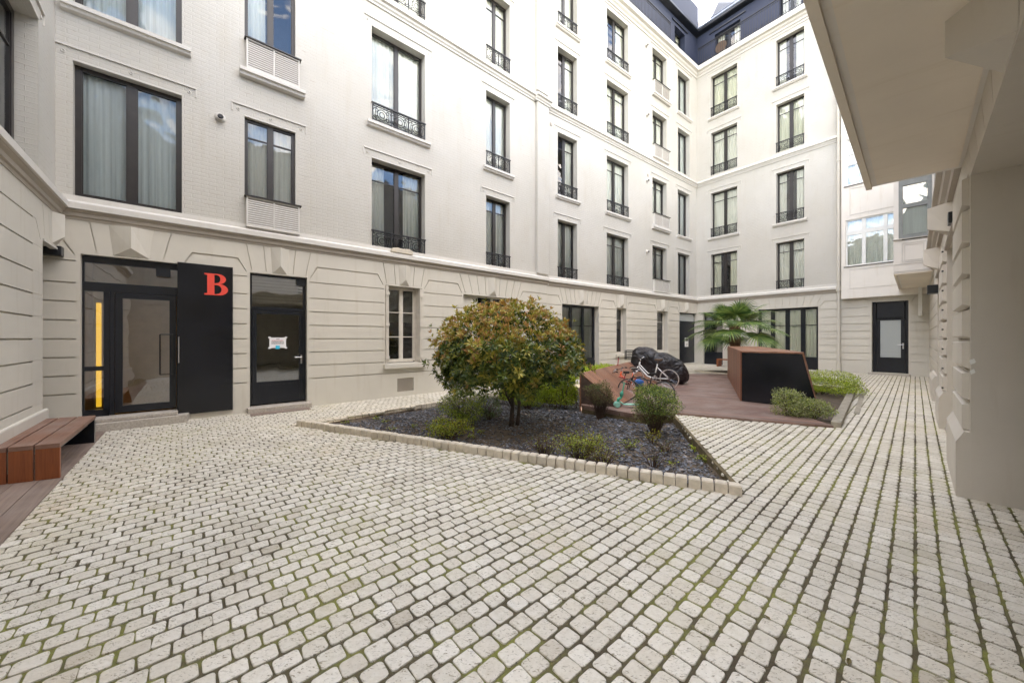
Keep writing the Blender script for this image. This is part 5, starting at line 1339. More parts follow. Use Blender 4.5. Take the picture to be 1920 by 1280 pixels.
# --- the bronze-topped tree
def bronze_tree():
    rs = np.random.RandomState(4); base = np.array([-.02, 6.55, bedz(-.02, 6.55)])
    root = thing('evergreen_tree', 'round-crowned evergreen tree with bronze new leaves, standing in the slate bed', 'tree', TR(*base))
    C_ = np.array([-.08, 6.60, 1.12]); Rr = np.array([1.34, 1.22, 1.0])
    n = 3300; d = rdirs(rs, n*2); d = d[(d[:, 2] > -.62)][:n]; n = len(d)
    shell = rs.uniform(.55, 1.0, n)**.5; rad = 1+.13*lump(d, 1.0)+rs.uniform(-.05, .05, n)
    sp = rs.rand(n) < .035; rad[sp] += rs.uniform(.03, .12, sp.sum()); shell[sp] = 1
    P = C_+d*Rr*(rad*shell)[:, None]
    # flatten and open the underside: leaves hang to about knee height round the stem
    low = P[:, 2] < .50; P[low, 2] = .50-(.50-P[low, 2])*.80
    rxy = np.hypot(P[:, 0]-C_[0], P[:, 1]-C_[1]); rx_ = P[:, 0]-C_[0]; P = P[~((P[:, 2] < .74) & (rx_ > .50))]; rx_ = P[:, 0]-C_[0]; P = P[~((P[:, 2] < .86) & (rx_ > .95))]; rx_ = P[:, 0]-C_[0]; P = P[~((P[:, 2] < .50) & (rx_ < -.75))]
    dd = (P-C_)/Rr; h = (P[:, 2]-.2)/1.9; q = np.linalg.norm(dd, axis=1)
    VV, FF_, MI = [], [], []; off = 0
    for i in range(len(P)):
        top = h[i] > .62; k = rs.randint(6, 9) if not top else rs.randint(5, 8)
        ax = dd[i]*np.array([1, 1, .6])+np.array([0, 0, .55 if not top else 1.0])+rs.normal(size=3)*.25; ax /= np.linalg.norm(ax)
        a = np.cross(ax, [.3, .5, .8]); a /= np.linalg.norm(a); b = np.cross(ax, a); w0 = rs.rand()*6.28
        w = w0+np.arange(k)*6.283/k+rs.uniform(-.25, .25, k); spread = rs.uniform(.75, 1.15) if not top else rs.uniform(.45, .85)
        D = ax[None]*math.cos(spread)+(a[None]*np.cos(w)[:, None]+b[None]*np.sin(w)[:, None])*math.sin(spread)+rs.normal(size=(k, 3))*.10
        Ln = rs.uniform(.078, .130, k)*(1 if not top else .80); Wd = Ln*rs.uniform(.28, .38, k)
        V, F_ = leaves(np.repeat(P[i][None], k, 0)+D*.008, D, np.repeat(ax[None], k, 0)+rs.normal(size=(k, 3))*.2, Ln, Wd, .12)
        VV.append(V); FF_.append(F_+off); off += len(V)
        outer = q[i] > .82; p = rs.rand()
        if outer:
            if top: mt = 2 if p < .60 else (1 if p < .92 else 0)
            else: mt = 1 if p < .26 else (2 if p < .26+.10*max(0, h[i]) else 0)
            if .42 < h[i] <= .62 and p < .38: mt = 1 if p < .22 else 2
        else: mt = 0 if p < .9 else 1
        mk = np.full(k, mt); 
        if mt == 2: mk[rs.rand(k) < .25] = 1
        MI.append(np.repeat(mk, 4))
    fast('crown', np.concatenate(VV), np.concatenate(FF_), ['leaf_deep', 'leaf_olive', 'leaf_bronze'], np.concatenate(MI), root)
    m = MB(); rg = random.Random(2)
    def limb(p, d, L_, r, lv):
        pts = [Vector(p)]; rr = [r]; v = Vector(d).normalized(); s = 5
        for i in range(s):
            v = (v+Vector((rg.gauss(0, .05), rg.gauss(0, .05), rg.gauss(.05, .04)))).normalized(); pts.append(pts[-1]+v*L_/s); rr.append(r*(1-.55*(i+1)/s))
        m.tube(pts, rr, 8 if lv < 1 else 5)
        if lv < 3:
            for _ in range(4 if lv < 2 else 3):
                t = rg.randint(3 if lv == 0 else 2, s); w = rg.uniform(0, 6.28); nd = (v+Vector((math.cos(w), math.sin(w), .2))*rg.uniform(.6, 1.1)).normalized(); limb(pts[t], nd, L_*.62, rr[t]*.7, lv+1)
    for (dx, dy, lean, r, hgt) in ((0, 0, (-.04, .05, 1), .050, .66), (.11, .08, (.05, .1, 1), .040, .68), (.04, .16, (-.10, .30, 1), .030, .6)):
        limb((base[0]+dx, base[1]+dy, base[2]-.05), lean, hgt, r, 0)
    m.build('trunk', 'bark', root, smooth=True)
bronze_tree()

def shrub(name, label, cat, x, y, z, rx, ry, h, n, mats, wts, ll=.022, stems=14, z0=.12, seed=1, up=.5, group=None, spread=1.0, open_=.0, bare=None, stem_mat='twig'):
    rs = np.random.RandomState(seed); rg = random.Random(seed)
    root = thing(name, label, cat, TR(x, y, z), group)
    m = MB(); tips = []
    for i in range(stems):
        w = rg.uniform(0, 6.28); q = rg.uniform(.15, 1)**.6; tx, ty = math.cos(w)*rx*q, math.sin(w)*ry*q; tz = h*rg.uniform(.55, .98)*(1-.35*q*q)
        p0 = Vector((x+tx*.12, y+ty*.12, z-.03)); p3 = Vector((x+tx, y+ty, z+tz)); pm = p0.lerp(p3, .5)+Vector((-tx*.12+rg.gauss(0, .02), -ty*.12+rg.gauss(0, .02), tz*.10))
        pts = [p0, p0.lerp(pm, .6), pm, pm.lerp(p3, .55), p3]; m.tube(pts, [.007, .006, .0045, .003, .0015], 4, cap=False)
        for t in (pts[2], pts[3], p3): tips.append(t)
        for _ in range(3):
            s = pts[rg.choice((2, 3))]; e = s+Vector((rg.gauss(0, rx*.22), rg.gauss(0, ry*.22), rg.uniform(.0, .25)*h)); m.tube([s, e], [.0028, .001], 3, cap=False); tips.append(e)
    m.build('stems', stem_mat, root)
    tp = np.array([list(t) for t in tips]); 
    if n:
        d = rdirs(rs, n); rad = 1+.34*lump(d, seed*1.7)+.10*lump(d*2.3, seed)
        if open_ > 0:     # leaves cling to the twigs
            k = rs.randint(0, len(tp), n); P = tp[k]+rs.normal(size=(n, 3))*np.array([rx, ry, h])*.10*spread
        else:
            q = rs.uniform(.35, 1, n)**.5; C_ = np.array([x, y, z+h*(z0+(1-z0)*.5)]); P = C_+d*np.array([rx, ry, h*(1-z0)*.5])*(rad*q)[:, None]
        P = P[P[:, 2] > z+.01]; n = len(P)
        D = rs.normal(size=(n, 3)); D[:, 2] = np.abs(D[:, 2])*.6+up; N_ = rs.normal(size=(n, 3))+np.array([0, 0, 1.])
        Ln = rs.uniform(.7, 1.35, n)*ll; V, F_ = leaves(P, D, N_, Ln, Ln*rs.uniform(.42, .6, n), .1)
        hh = (P[:, 2]-z)/h; w = np.array(wts, dtype=float); cm = np.cumsum(w/w.sum()); r = rs.rand(n)
        mi = np.searchsorted(cm, np.clip(r, 0, .9999))
        if bare is not None: mi = np.where((hh < bare) & (rs.rand(n) < .75), len(mats)-1, mi)
        fast('foliage', V, F_, mats, np.repeat(mi, 4), root)
    return root
def at(px, py, dz=0): p = G(px, py); return p.x, p.y
def bs(px, py):
    Y = (EYE+.10)*FPX/(py-HY); return ray(px)*Y, Y
# left clumps behind the kerb
x, y = bs(866, 796); shrub('spirea_shrub', 'loose light green shrub to the left of the tree, against the sunken kerb', 'shrub', x, y+.1, bedz(x, y), .40, .36, .68, 6000, ['leaf_fresh', 'leaf_box', 'leaf_hedge'], (.60, .22, .18), .026, 22, seed=3, z0=.02)
x, y = bs(842, 822); shrub('low_shrub', 'low yellowish sprawling shrub in front of the light green one, left of the tree', 'shrub', x, y, bedz(x, y), .42, .26, .30, 1900, ['leaf_fresh', 'leaf_yellow', 'leaf_brown'], (.55, .3, .15), .030, 22, seed=5, open_=1)
x, y = bs(918, 784); shrub('box_shrub', 'small grey-green bush just left of the tree stems', 'shrub', x, y, bedz(x, y), .27, .25, .52, 3000, ['leaf_box', 'leaf_brown'], (.8, .2), .020, 14, seed=7, z0=.0)
x, y = bs(985, 778); shrub('spirea_shrub', 'green shrub directly behind the tree stems, before the clipped hedge', 'shrub', x+.1, y+.9, bedz(x, y), .42, .28, .48, 4200, ['leaf_fresh', 'leaf_box', 'leaf_hedge'], (.5, .2, .3), .026, 20, seed=8, z0=.0)
# bright hedge behind the tree
rs = np.random.RandomState(9); hp = [Vector((-.35, 8.7)), Vector((1.36, 8.0)), Vector((3.5, 11.55)), Vector((1.6, 11.7))]
hd = thing('clipped_hedge', 'bright yellow-green clipped hedge behind the tree, running along the timber wedge', 'hedge', TR(1.2, 8.6, gz(1.2, 8.6)-.1))
n = 36000; uu, vv = rs.rand(n), rs.rand(n); A_, B_, C__, D__ = [np.array([p.x, p.y]) for p in hp]
XY = (A_*(1-uu)[:, None]+B_*uu[:, None])*(1-vv)[:, None]+(D__*(1-uu)[:, None]+C__*uu[:, None])*vv[:, None]
face = rs.rand(n); vv2 = rs.rand(n)**2*.05
fr = face < .6; XY[fr] = (A_*(1-uu[fr])[:, None]+B_*uu[fr][:, None])*(1-vv2[fr])[:, None]+(D__*(1-uu[fr])[:, None]+C__*uu[fr][:, None])*vv2[fr][:, None]
ztop = .60+.05*np.sin(XY[:, 0]*5)+.04*np.sin(XY[:, 1]*7+1)-.25*np.clip(.35-uu, 0, 1)
Z = np.where(fr, rs.uniform(-.05, 1, n)*ztop, ztop-rs.uniform(0, .14, n))
bk = np.where(fr, .16*np.clip(Z/ztop, 0, 1)**2.2, 0); XY = XY+bk[:, None]*np.array([.52, .85])
P = np.stack([XY[:, 0]+rs.normal(size=n)*.02+.05*np.sin(Z*9), XY[:, 1]+rs.normal(size=n)*.03-.05*np.cos(Z*8+XY[:, 0]*6), Z], 1)
D = rs.normal(size=(n, 3)); D[:, 2] = abs(D[:, 2])+.4; Ln = rs.uniform(.026, .046, n)
V_, F_ = leaves(P, D, rs.normal(size=(n, 3))+np.array([0, -.4, 1.]), Ln, Ln*.55); hh = Z/ztop
mi = np.where(rs.rand(n) < np.clip(hh*1.5+.15, .3, .97), 0, np.where(rs.rand(n) < .6, 1, 2)); fast('foliage', V_, F_, ['leaf_hedge', 'leaf_fresh', 'leaf_brown'], np.repeat(mi, 4), hd)
m = MB(); rg = random.Random(4)
for i in range(60):
    u_, v_ = rg.random(), rg.random()**2; p = hp[0].lerp(hp[1], u_).lerp(hp[3].lerp(hp[2], u_), v_); m.tube([(p.x, p.y, -.12), (p.x+rg.gauss(0, .05), p.y+rg.gauss(0, .05), .3), (p.x+rg.gauss(0, .1), p.y+rg.gauss(0, .1), .55)], [.008, .005, .002], 4, cap=False)
m.build('stems', 'twig', hd)
x, y = bs(1125, 782); shrub('brown_shrub', 'brown-green rounded shrub in front of the timber wedge', 'shrub', x, y, bedz(x, y), .29, .26, .76, 5600, ['leaf_box', 'leaf_brown', 'leaf_brown'], (.42, .5, .08), .019, 46, seed=12, z0=.30, bare=.75)
x, y = bs(1228, 812); shrub('box_shrub', 'dark green leafy shrub on bare brown stems near the right kerb, hiding a bicycle', 'shrub', x, y, bedz(x, y), .36, .32, .86, 9500, ['leaf_box', 'leaf_fresh', 'leaf_brown'], (.72, .20, .08), .023, 70, seed=16, z0=.18, bare=.42)
x, y = bs(1222, 828); shrub('weed', 'thin yellow-leaved weed at the foot of the dark green shrub', 'weed', x, y-.05, bedz(x, y), .12, .10, .24, 110, ['leaf_yellow'], (1,), .028, 10, seed=17, open_=1)
x, y = bs(1022, 862); shrub('sparse_shrub', 'nearly bare reddish twigs of a low shrub near the front kerb, below the tree', 'shrub', x, y+.05, bedz(x, y), .26, .20, .30, 240, ['leaf_brown', 'leaf_fresh'], (.6, .4), .022, 30, seed=19, open_=1)
x, y = bs(1092, 872); shrub('sparse_shrub', 'sparse yellow-green shrub by the front kerb, widest of the low ones', 'shrub', x, y+.12, bedz(x, y), .36, .26, .38, 1700, ['leaf_fresh', 'leaf_yellow', 'leaf_brown'], (.5, .2, .3), .026, 26, seed=21, open_=1)
x, y = bs(1132, 885); shrub('sparse_shrub', 'low brown twiggy shrub with a few yellow leaves, touching the front kerb', 'shrub', x, y+.05, bedz(x, y), .24, .18, .26, 300, ['leaf_fresh', 'leaf_yellow', 'leaf_brown'], (.3, .3, .4), .020, 30, seed=23, open_=1)
x, y = bs(1225, 878); shrub('sparse_shrub', 'few thin dark twigs of a dying shrub near the right corner of the bed', 'shrub', x, y, bedz(x, y), .18, .15, .26, 50, ['leaf_fresh', 'leaf_brown'], (.5, .5), .020, 14, seed=25, open_=1)
x, y = bs(1245, 845); shrub('sparse_shrub', 'small reddish brown tuft of twigs between the dark shrub and the right kerb', 'shrub', x, y, bedz(x, y), .17, .13, .17, 90, ['leaf_brown', 'leaf_fresh'], (.8, .2), .020, 22, seed=27, open_=1)
x, y = bs(1182, 840); shrub('sparse_shrub', 'pale green sprigs in the open slate in front of the two round shrubs', 'shrub', x, y, bedz(x, y), .22, .18, .14, 150, ['leaf_fresh'], (1,), .024, 14, seed=29, open_=1)
rgw = random.Random(31)
for i, (px, py) in enumerate(((648, 797), (706, 787), (722, 792), (735, 808), (776, 802), (798, 830), (884, 820), (905, 812), (812, 800), (1296, 836), (1306, 848), (1315, 862), (1326, 868), (1263, 872))):
    x, y = bs(px, py); big = 9 <= i <= 12
    o = shrub('weed', ('slender green weed growing beside the right hand kerb of the bed' if big else 'small tuft of green weed growing in the slate chips of the bed'), 'weed', x, y, bedz(x, y), .08, .07, .10 if big else .075, 46, ['leaf_fresh', 'leaf_hedge'], (.7, .3), .030 if big else .022, 5, seed=40+i, open_=1, group='weeds along the right kerb' if big else 'weeds in the slate bed')
# right hand bed
rb1 = G(1560, 742); shrub('yellow_green_shrub', 'bright yellow-green mounded shrub behind the slanting side of the enclosure', 'shrub', rb1.x+.15, rb1.y+.55, gz(*rb1.xy)-.03, .80, 1.05, .56, 15000, ['leaf_hedge', 'leaf_fresh', 'leaf_box'], (.5, .35, .15), .028, 30, seed=50, z0=.0)
rb2 = G(1494, 786); shrub('variegated_shrub', 'cream-edged variegated shrub at the foot of the black panel', 'shrub', rb2.x+.02, rb2.y+.22, gz(*rb2.xy)-.03, .26, .24, .55, 3200, ['leaf_variegated', 'leaf_fresh'], (.8, .2), .026, 16, seed=52, z0=.0)
rb3 = G(1541, 790); shrub('variegated_shrub', 'lower cream-edged variegated shrub beside the kerb slab', 'shrub', rb3.x-.02, rb3.y+.22, gz(*rb3.xy)-.03, .38, .27, .42, 3600, ['leaf_variegated', 'leaf_fresh'], (.8, .2), .026, 18, seed=54, z0=.0)
# low grassy plants at the far side of the bed are part of the hedge row on the left
x, y = 0.2, 8.35

# --- fan palm
def palm():
    rs = random.Random(8); bx_, by_ = 8.66, 14.2; z0 = gz(bx_, by_); root = thing('fan_palm', 'fan palm with shaggy brown trunk, rising behind the timber enclosure', 'palm', TR(bx_, by_, z0))
    m = MB(); H_ = 1.95; pts = []; rr = []
    for i in range(24):
        t = i/23; pts.append((bx_+.03*math.sin(t*3), by_, z0-.02+t*(H_-.05))); rr.append((.155+.03*t)*(1+.10*(i % 2)))
    m.tube(pts, rr, 12)
    for i in range(420):     # leaf-base fibres
        w = rs.uniform(0, 6.28); z = z0+rs.uniform(.05, H_-.05); r = .17; p = Vector((bx_+math.cos(w)*r, by_+math.sin(w)*r, z)); e = p+Vector((math.cos(w)*.06, math.sin(w)*.06, rs.uniform(.03, .12)))
        s = Vector((-math.sin(w), math.cos(w), 0))*.018; m.add([p-s, p+s, e], [(0, 1, 2)])
    m.build('trunk', 'bark_palm', root)
    cz = z0+H_
    fronds = []
    for i in range(26):
        w = i*2.39996; f = i/26; el = math.radians(78-86*f+rs.uniform(-7, 7)); L_ = .55+.42*min(1, f*1.8)+rs.uniform(-.04, .10); fronds.append((w, el, L_))
    for w, el, L_ in fronds:
        d = Vector((math.cos(w)*math.cos(el), math.sin(w)*math.cos(el), math.sin(el))); c0 = Vector((bx_, by_, cz-.08))+Vector((math.cos(w), math.sin(w), 0))*.08
        drop = (.10+.30*f)*L_*L_; pts = [c0+d*L_*t-Vector((0, 0, drop*t*t)) for t in (0, .35, .7, 1)]
        m = MB(); m.tube(pts, [.016, .012, .009, .007], 5)
        hd_ = (pts[-1]-pts[-2]).normalized(); sd = hd_.cross(Vector((0, 0, 1))); sd = sd.normalized() if sd.length > .05 else Vector((1, 0, 0)); nr = sd.cross(hd_).normalized()
        k = 34; bl = rs.uniform(.72, .92); c = pts[-1]
        for j in range(k):
            a = (j/(k-1)-.5)*2*math.radians(128)
            dr = (hd_*math.cos(a)+sd*math.sin(a)).normalized(); l = bl*(1-.34*abs(a/2.3)**2)*rs.uniform(.92, 1.06); wdt = .027
            fold = nr*(.06*math.cos(a)); sdv = nr.cross(dr).normalized(); P = []
            for t, ww in ((.02, .3), (.30, 1), (.62, .8), (.84, .42), (1.0, .05)):
                sag = Vector((0, 0, -1))*(.30*l*max(0, t-.42)**2*2.2); q = c+dr*l*t+fold*t+sag
                P += [q-sdv*wdt*ww, q+sdv*wdt*ww+nr*.006]
            m.add(P, [(2*s, 2*s+1, 2*s+3, 2*s+2) for s in range(4)])
        m.build('frond', 'leaf_palm', root)
palm()
# ================================================================== bicycles, scooters and the covered machine
def wheel(root, F, x, R_, name='wheel', rim='chrome', tyre='rubber', spokes=20, w=.018, guard=None, y=0):
    m = MB(); m.ring((x, y, R_), R_-w*.6, w*.62, n=40, k=8); t = m.build(name, tyre, root, F, smooth=True)
    m = MB(); m.ring((x, y, R_), R_-w*1.5, w*.45, n=36, k=5); m.build('rim', rim, t, F, smooth=True)
    m = MB(); m.tube([(x, y-.03, R_), (x, y+.03, R_)], .018, 8)
    for i in range(spokes):
        a = 6.283*i/spokes; m.tube([(x+.014*math.cos(a+.6), y+(.02 if i % 2 else -.02), R_+.014*math.sin(a+.6)), (x+math.cos(a)*(R_-w*1.5), y, R_+math.sin(a)*(R_-w*1.5))], .0012, 3, cap=False)
    m.build('spokes', 'chrome', t, F); return t
def bike(name, label, cat, M, R_, wb, paint, step=True, sz=1.0, mat_seat='rubber', rack=False, guards=False, rimmat='chrome', tyre='rubber', headz=None, lean=0):
    """rear wheel at x=0, front wheel at x=wb"""
    M = M @ Matrix.Rotation(lean, 4, 'X'); root = thing(name, label, cat, M); F = M
    wheel(root, F, 0, R_, rim=rimmat, tyre=tyre); wheel(root, F, wb, R_, rim=rimmat, tyre=tyre)
    hz = headz or R_*2+.14*sz; bb = (wb*.43, 0, R_*.92); ht = (wb-.20*sz, 0, hz+.06*sz); hb = (wb-.155*sz, 0, hz-.10*sz); st = (wb*.43-.13*sz, 0, hz+.02*sz); stb = (wb*.43-.01, 0, R_*.92+.02)
    m = MB(); r = .022*sz
    m.tube([ht, hb], r*1.25, 8); m.tube([stb, st], r, 8)
    if step:
        m.tube([hb, (wb*.62, 0, R_*1.12), (wb*.50, 0, R_*.98), bb], r*1.35, 8)
        m.tube([(ht[0]+.02, 0, ht[2]-.06), (wb*.60, 0, R_*1.45), (wb*.42, 0, R_*1.38)], r*.8, 8)
    else: m.tube([hb, bb], r*1.35, 8); m.tube([(ht[0]+.01, 0, ht[2]-.03), (st[0], 0, st[2]-.06)], r, 8)
    for s in (-.045, .045): m.tube([bb, (0, s, R_)], r*.65, 6); m.tube([(st[0]+.02, 0, st[2]-.08), (0, s, R_)], r*.55, 6)
    m.build('frame', paint, root, F, smooth=True)
    m = MB(); m.tube([hb, (wb-.12*sz, 0, R_*2+.03)], r, 8)
    for s in (-.045, .045): m.tube([(wb-.12*sz, 0, R_*2+.03), (wb-.11*sz, s, R_*2+.0), (wb, s, R_)], r*.75, 6)
    m.build('fork', paint, root, F, smooth=True)
    m = MB(); hp = Vector(ht)+Vector((-.03*sz, 0, .12*sz)); m.tube([ht, hp], .012, 8); m.tube([hp+Vector((-.14*sz, -.24*sz, .03)), hp+Vector((-.04, -.22*sz, .04)), hp+Vector((.02, -.08*sz, .0)), hp+Vector((.02, .08*sz, .0)), hp+Vector((-.04, .22*sz, .04)), hp+Vector((-.14*sz, .24*sz, .03))], .011, 8); hbo = m.build('handlebar', 'chrome', root, F, smooth=True)
    m = MB()
    for s in (-1, 1): m.tube([hp+Vector((-.15*sz, .24*s*sz, .03)), hp+Vector((-.05*sz, .225*s*sz, .038))], .017, 8); m.tube([hp+Vector((-.02, .19*s*sz, .03)), hp+Vector((.05, .21*s*sz, .0))], .006, 5)
    m.build('grip', 'rubber', hbo, F, smooth=True)
    m = MB(); sp = Vector(st)+Vector((-.03, 0, .13*sz)); m.tube([st, sp], .012, 8)
    m.prism([(sp.x-.13*sz, -.07*sz), (sp.x-.05*sz, -.075*sz), (sp.x+.12*sz, -.018), (sp.x+.12*sz, .018), (sp.x-.05*sz, .075*sz), (sp.x-.13*sz, .07*sz)], sp.z-.01, sp.z+.04, 'z'); m.build('saddle', mat_seat, root, F, bevel=.012)
    m = MB(); m.ring((bb[0], -.05, bb[2]), .075*sz, .008, n=20, k=5); m.tube([(bb[0], -.07, bb[2]), (bb[0]+.11*sz, -.07, bb[2]-.09*sz)], .008, 6); m.tube([(bb[0], .07, bb[2]), (bb[0]-.11*sz, .07, bb[2]+.09*sz)], .008, 6); m.tube([(bb[0], -.07, bb[2]), (bb[0], .07, bb[2])], .014, 8)
    m.box(bb[0]+.07*sz, bb[0]+.15*sz, -.15, -.075, bb[2]-.10*sz, bb[2]-.08*sz); m.box(bb[0]-.15*sz, bb[0]-.07*sz, .075, .15, bb[2]+.08*sz, bb[2]+.10*sz); m.build('crankset', 'steel', root, F)
    if guards:
        for x in (0, wb): m = MB(); m.ring((x, 0, R_), R_+.018, .014, n=20, k=5, a0=.2 if x == 0 else .6, a1=3.0 if x == 0 else 2.7); m.build('mudguard', 'iron_black', root, F, smooth=True)
    if rack:
        m = MB(); z = R_*2+.06; m.tube([(-.18, -.06, z), (.2, -.06, z)], .006, 5); m.tube([(-.18, .06, z), (.2, .06, z)], .006, 5); m.tube([(-.18, -.06, z), (-.18, .06, z)], .006, 5)
        for s in (-.06, .06): m.tube([(-.1, s, z), (0, s, R_)], .005, 5); m.tube([(.02, s, z), (0, s, R_)], .005, 5)
        m.build('rack', 'iron_black', root, F)
    return root
DZ = .035
def deckpt(px, py): return G(px, py, DZ)
p0, p1 = deckpt(1255.3, 727.5), deckpt(1197, 722.5)
ang = math.atan2(p1.y-p0.y, p1.x-p0.x)
bike('bicycle', 'white step-through city bicycle parked on the deck in front of the black covered machine', 'bicycle', TR(p0.x, p0.y, p0.z, ang), .265, min(.98, (p1-p0).length+.12), 'white_paint', True, .82, 'cane', True, True, tyre='off_white_paint', lean=R(-4))
# orange child's bike
q0, q1 = deckpt(1202, 735), deckpt(1172, 734)
bike('child_bicycle', "orange child's bicycle leaning among the other bikes on the deck", 'bicycle', TR(q0.x, q0.y, q0.z, math.atan2(q1.y-q0.y, q1.x-q0.x)+.25), .20, .62, 'orange_paint', True, .62, lean=R(6))
q0, q1 = deckpt(1188, 737), deckpt(1157, 736)
bike('child_bicycle', 'dark red small bicycle nearest the timber wedge, half behind the brown shrub', 'bicycle', TR(q0.x-.05, q0.y, q0.z, math.atan2(q1.y-q0.y, q1.x-q0.x)-.05), .175, .56, 'red_paint', False, .6, lean=R(-7))
q0, q1 = deckpt(1244, 757), deckpt(1200, 752)
bike('bicycle', 'dark bicycle almost wholly hidden behind the dark green shrub', 'bicycle', TR(q0.x, q0.y, q0.z, math.atan2(q1.y-q0.y, q1.x-q0.x)), .24, .8, 'iron_black', False, .62, lean=R(3), headz=.52)
def scooter(label, M, paint, stem, deckmat, H_, L_, wr, big=False):
    root = thing('kick_scooter', label, 'scooter', M); F = M
    m = MB(); m.prism([(0, -.05), (L_*.8, -.055), (L_, -.025), (L_, .025), (L_*.8, .055), (0, .05)], wr*.9, wr*.9+.022, 'z'); m.tube([(L_, 0, wr*.9+.01), (L_+.09, 0, wr*2.2)], .018, 8); m.build('footboard', deckmat, root, F, bevel=.004)
    tx = L_+.10; m = MB(); m.tube([(tx+.02, 0, wr*1.4), (tx, 0, wr*2.8), (tx-.06, 0, H_*.42)], [.020, .034 if big else .022, .026 if big else .018], 10)
    if big: m.tube([(tx-.055, 0, H_*.40), (tx-.065, 0, H_*.55), (tx-.085, 0, H_*.68)], [.022, .040, .016], 10)
    m.build('steering_column', paint, root, F, smooth=True)
    m = MB(); m.tube([(tx-.06, 0, H_*.42), (tx-.12, 0, H_)], .013, 8); m.tube([(tx-.12, -.17, H_), (tx-.12, .17, H_)], .010, 8); st_ = m.build('handlebar', stem, root, F, smooth=True)
    m = MB()
    for s in (-1, 1): m.tube([(tx-.12, s*.09, H_), (tx-.12, s*.18, H_)], .016, 8)
    m.build('grip', 'rubber', st_, F, smooth=True)
    for (x, ys) in ((tx+.03, (-.04, .04) if big else (0,)), (-.03, (0,))):
        for y in ys:
            m = MB(); m.ring((x, y, wr), wr*.72, wr*.26, n=20, k=7); w_ = m.build('wheel', 'rubber' if not big else 'mint_paint', root, F, smooth=True)
            m = MB(); m.tube([(x, y-.012, wr), (x, y+.012, wr)], wr*.55, 12); m.build('hub', 'mint_paint' if big else 'steel', w_, F)
q = deckpt(1158, 728); scooter('red-stemmed kick scooter with black handlebar, standing among the bicycles', TR(q.x+.38, q.y+.05, q.z, math.pi-.3), 'red_paint', 'red_paint', 'iron_black', .86, .34, .07)
q = deckpt(1159, 763.5); scooter('green three-wheeled kick scooter lying low on the deck edge behind the shrubs', TR(q.x+.50, q.y-.02, q.z, math.pi), 'green_paint', 'green_paint', 'mint_paint', .50, .40, .062, True)
# blue bag
q = deckpt(1198, 740); m = MB(); cx_, cy_, cz_ = q.x, q.y, .35
ico = bmesh.new(); bmesh.ops.create_icosphere(ico, subdivisions=3, radius=1)
m.add([(cx_+v.co.x*.12*(1+.1*math.sin(v.co.z*7)), cy_+v.co.y*.075, cz_+v.co.z*.095+.01*math.sin(v.co.x*9)) for v in ico.verts], [tuple(v.index for v in f.verts) for f in ico.faces]); ico.free()
bg_ = m.build('bag', 'blue_cloth', None, smooth=True); tag(bg_, 'crumpled blue bag hanging on the bikes below the white frame', 'bag')
m = MB(); m.tube([(cx_-.05, cy_, cz_+.07), (cx_-.03, cy_, cz_+.15), (cx_+.03, cy_, cz_+.15), (cx_+.05, cy_, cz_+.07)], .007, 5); m.build('strap', 'blue_cloth', bg_)
# covered machine
a0, a1 = Vector((3.95, 11.75)), Vector((5.35, 10.95)); ca = (a1-a0); Lc = ca.length; M = TR(a0.x, a0.y, gz(*a0)+DZ, math.atan2(ca.y, ca.x))
root = thing('covered_motorbike', 'motorbike hidden under a black rumpled rain cover, behind the white bicycle', 'motorbike', M)
prof = [(-.10, .35, .60, .10), (-.04, .20, .95, .24), (.08, .12, 1.10, .28), (.28, .10, 1.13, .30), (.50, .08, 1.07, .31), (.66, .07, .99, .30), (.84, .05, .94, .31), (1.04, .03, .90, .33), (1.22, .03, .80, .33), (1.40, .04, .66, .31), (1.52, .08, .46, .24), (1.57, .16, .30, .12)]
def cr(p0, p1, p2, p3, t): return [.5*((2*b)+(-a+c)*t+(2*a-5*b+4*c-d)*t*t+(-a+3*b-3*c+d)*t**3) for a, b, c, d in zip(p0, p1, p2, p3)]
rows = []
for i in range(len(prof)-1):
    for k in range(4): rows.append(cr(prof[max(i-1, 0)], prof[i], prof[i+1], prof[min(i+2, len(prof)-1)], k/4))
rows.append(prof[-1]); nS = 40; Vv = []; m = MB()
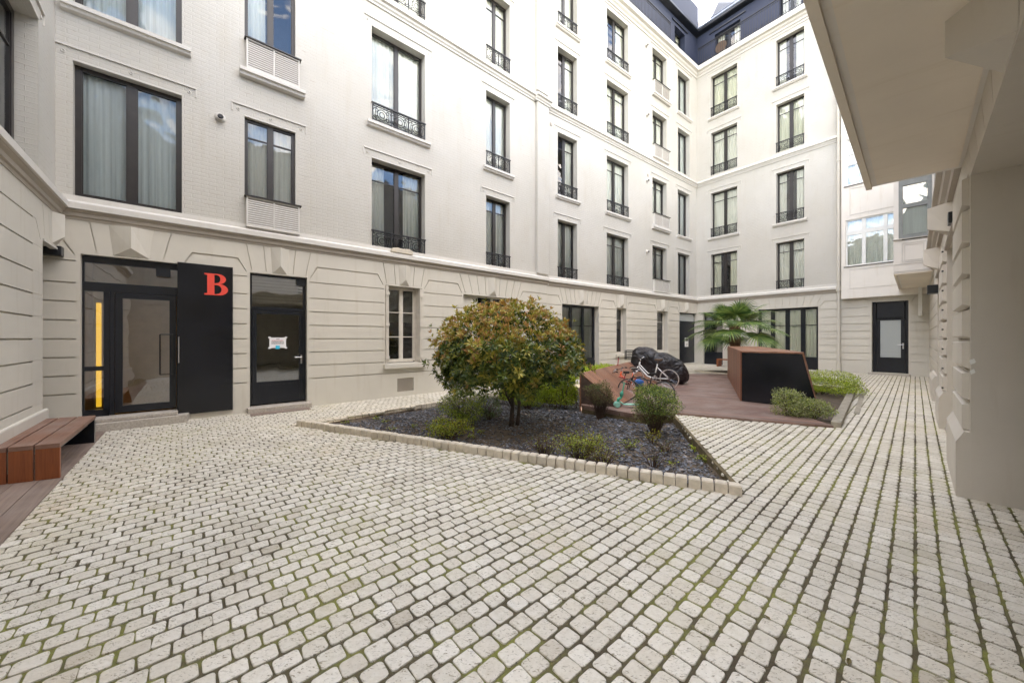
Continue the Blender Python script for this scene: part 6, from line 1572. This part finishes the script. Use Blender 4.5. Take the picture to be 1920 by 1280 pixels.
for (x, zb__, zt__, hw) in rows:
    for k in range(nS):
        w = 2*math.pi*k/nS; c, s = math.cos(w), math.sin(w); yy = math.copysign(abs(c)**.75, c)*hw; z = (zb__+zt__)/2+math.copysign(abs(s)**.8, s)*(zt__-zb__)/2
        wr = .030*(1-2*abs(math.sin(w*2.5+x*6)))+.030*(1-2*abs(math.sin(x*8+w*1.5)))+.016*(1-2*abs(math.sin(w*5-x*13))); f = 1+wr*(1.6 if s < .3 else .8)
        Vv.append((x+.012*math.sin(w*9+x*4), yy*f, z*(1+wr*.35)))
nR = len(rows); Fc = [tuple(range(nS)), tuple((nR-1)*nS+k for k in range(nS-1, -1, -1))]
for i in range(nR-1):
    for k in range(nS): Fc.append((i*nS+k, (i+1)*nS+k, (i+1)*nS+(k+1) % nS, i*nS+(k+1) % nS))
m.add(Vv, [f[::-1] for f in Fc]); m.build('rain_cover', 'tarp', root, M, smooth=True)
wheel(root, M, .12, .26, spokes=0, w=.05); wheel(root, M, 1.32, .26, spokes=0, w=.05)
m = MB()
for z in (.70, .78, .86, .94, 1.0): m.tube([(-.28, -.16, z), (-.04, -.16, z), (-.04, .16, z), (-.28, .16, z), (-.28, -.16, z)], .005, 4)
for i in range(7):
    for (x, y) in ((-.28+i*.04, -.16), (-.28+i*.04, .16), (-.28, -.16+i*.053), (-.04, -.16+i*.053)): m.tube([(x, y, .70), (x, y, 1.0)], .004, 4)
m.build('basket', 'iron_black', root, M)

# a few dead leaves blown onto the paving
rg = random.Random(77)
for i, (px, py) in enumerate(((1437, 1156), (1596, 895), (1592, 1240), (1270, 905), (1180, 1110), (420, 905))):
    g_ = G(px, py, .006); w = rg.uniform(0, 6.28); l = rg.uniform(.018, .032); c, s_ = math.cos(w), math.sin(w); m = MB()
    P = [(-l, 0, 0), (-l*.2, -l*.38, .006), (l*.6, -l*.25, .004), (l*1.1, 0, .001), (l*.5, l*.3, .007), (-l*.3, l*.35, .003), (0, 0, .001)]
    m.add([(g_.x+a*c-b*s_, g_.y+a*s_+b*c, g_.z+z) for a, b, z in P], [(0, 1, 6), (1, 2, 6), (2, 3, 6), (3, 4, 6), (4, 5, 6), (5, 0, 6)])
    o = m.build('fallen_leaf', 'leaf_brown'); tag(o, 'small dry brown leaf lying on the pale paving', 'leaf', 'fallen leaves on the paving')
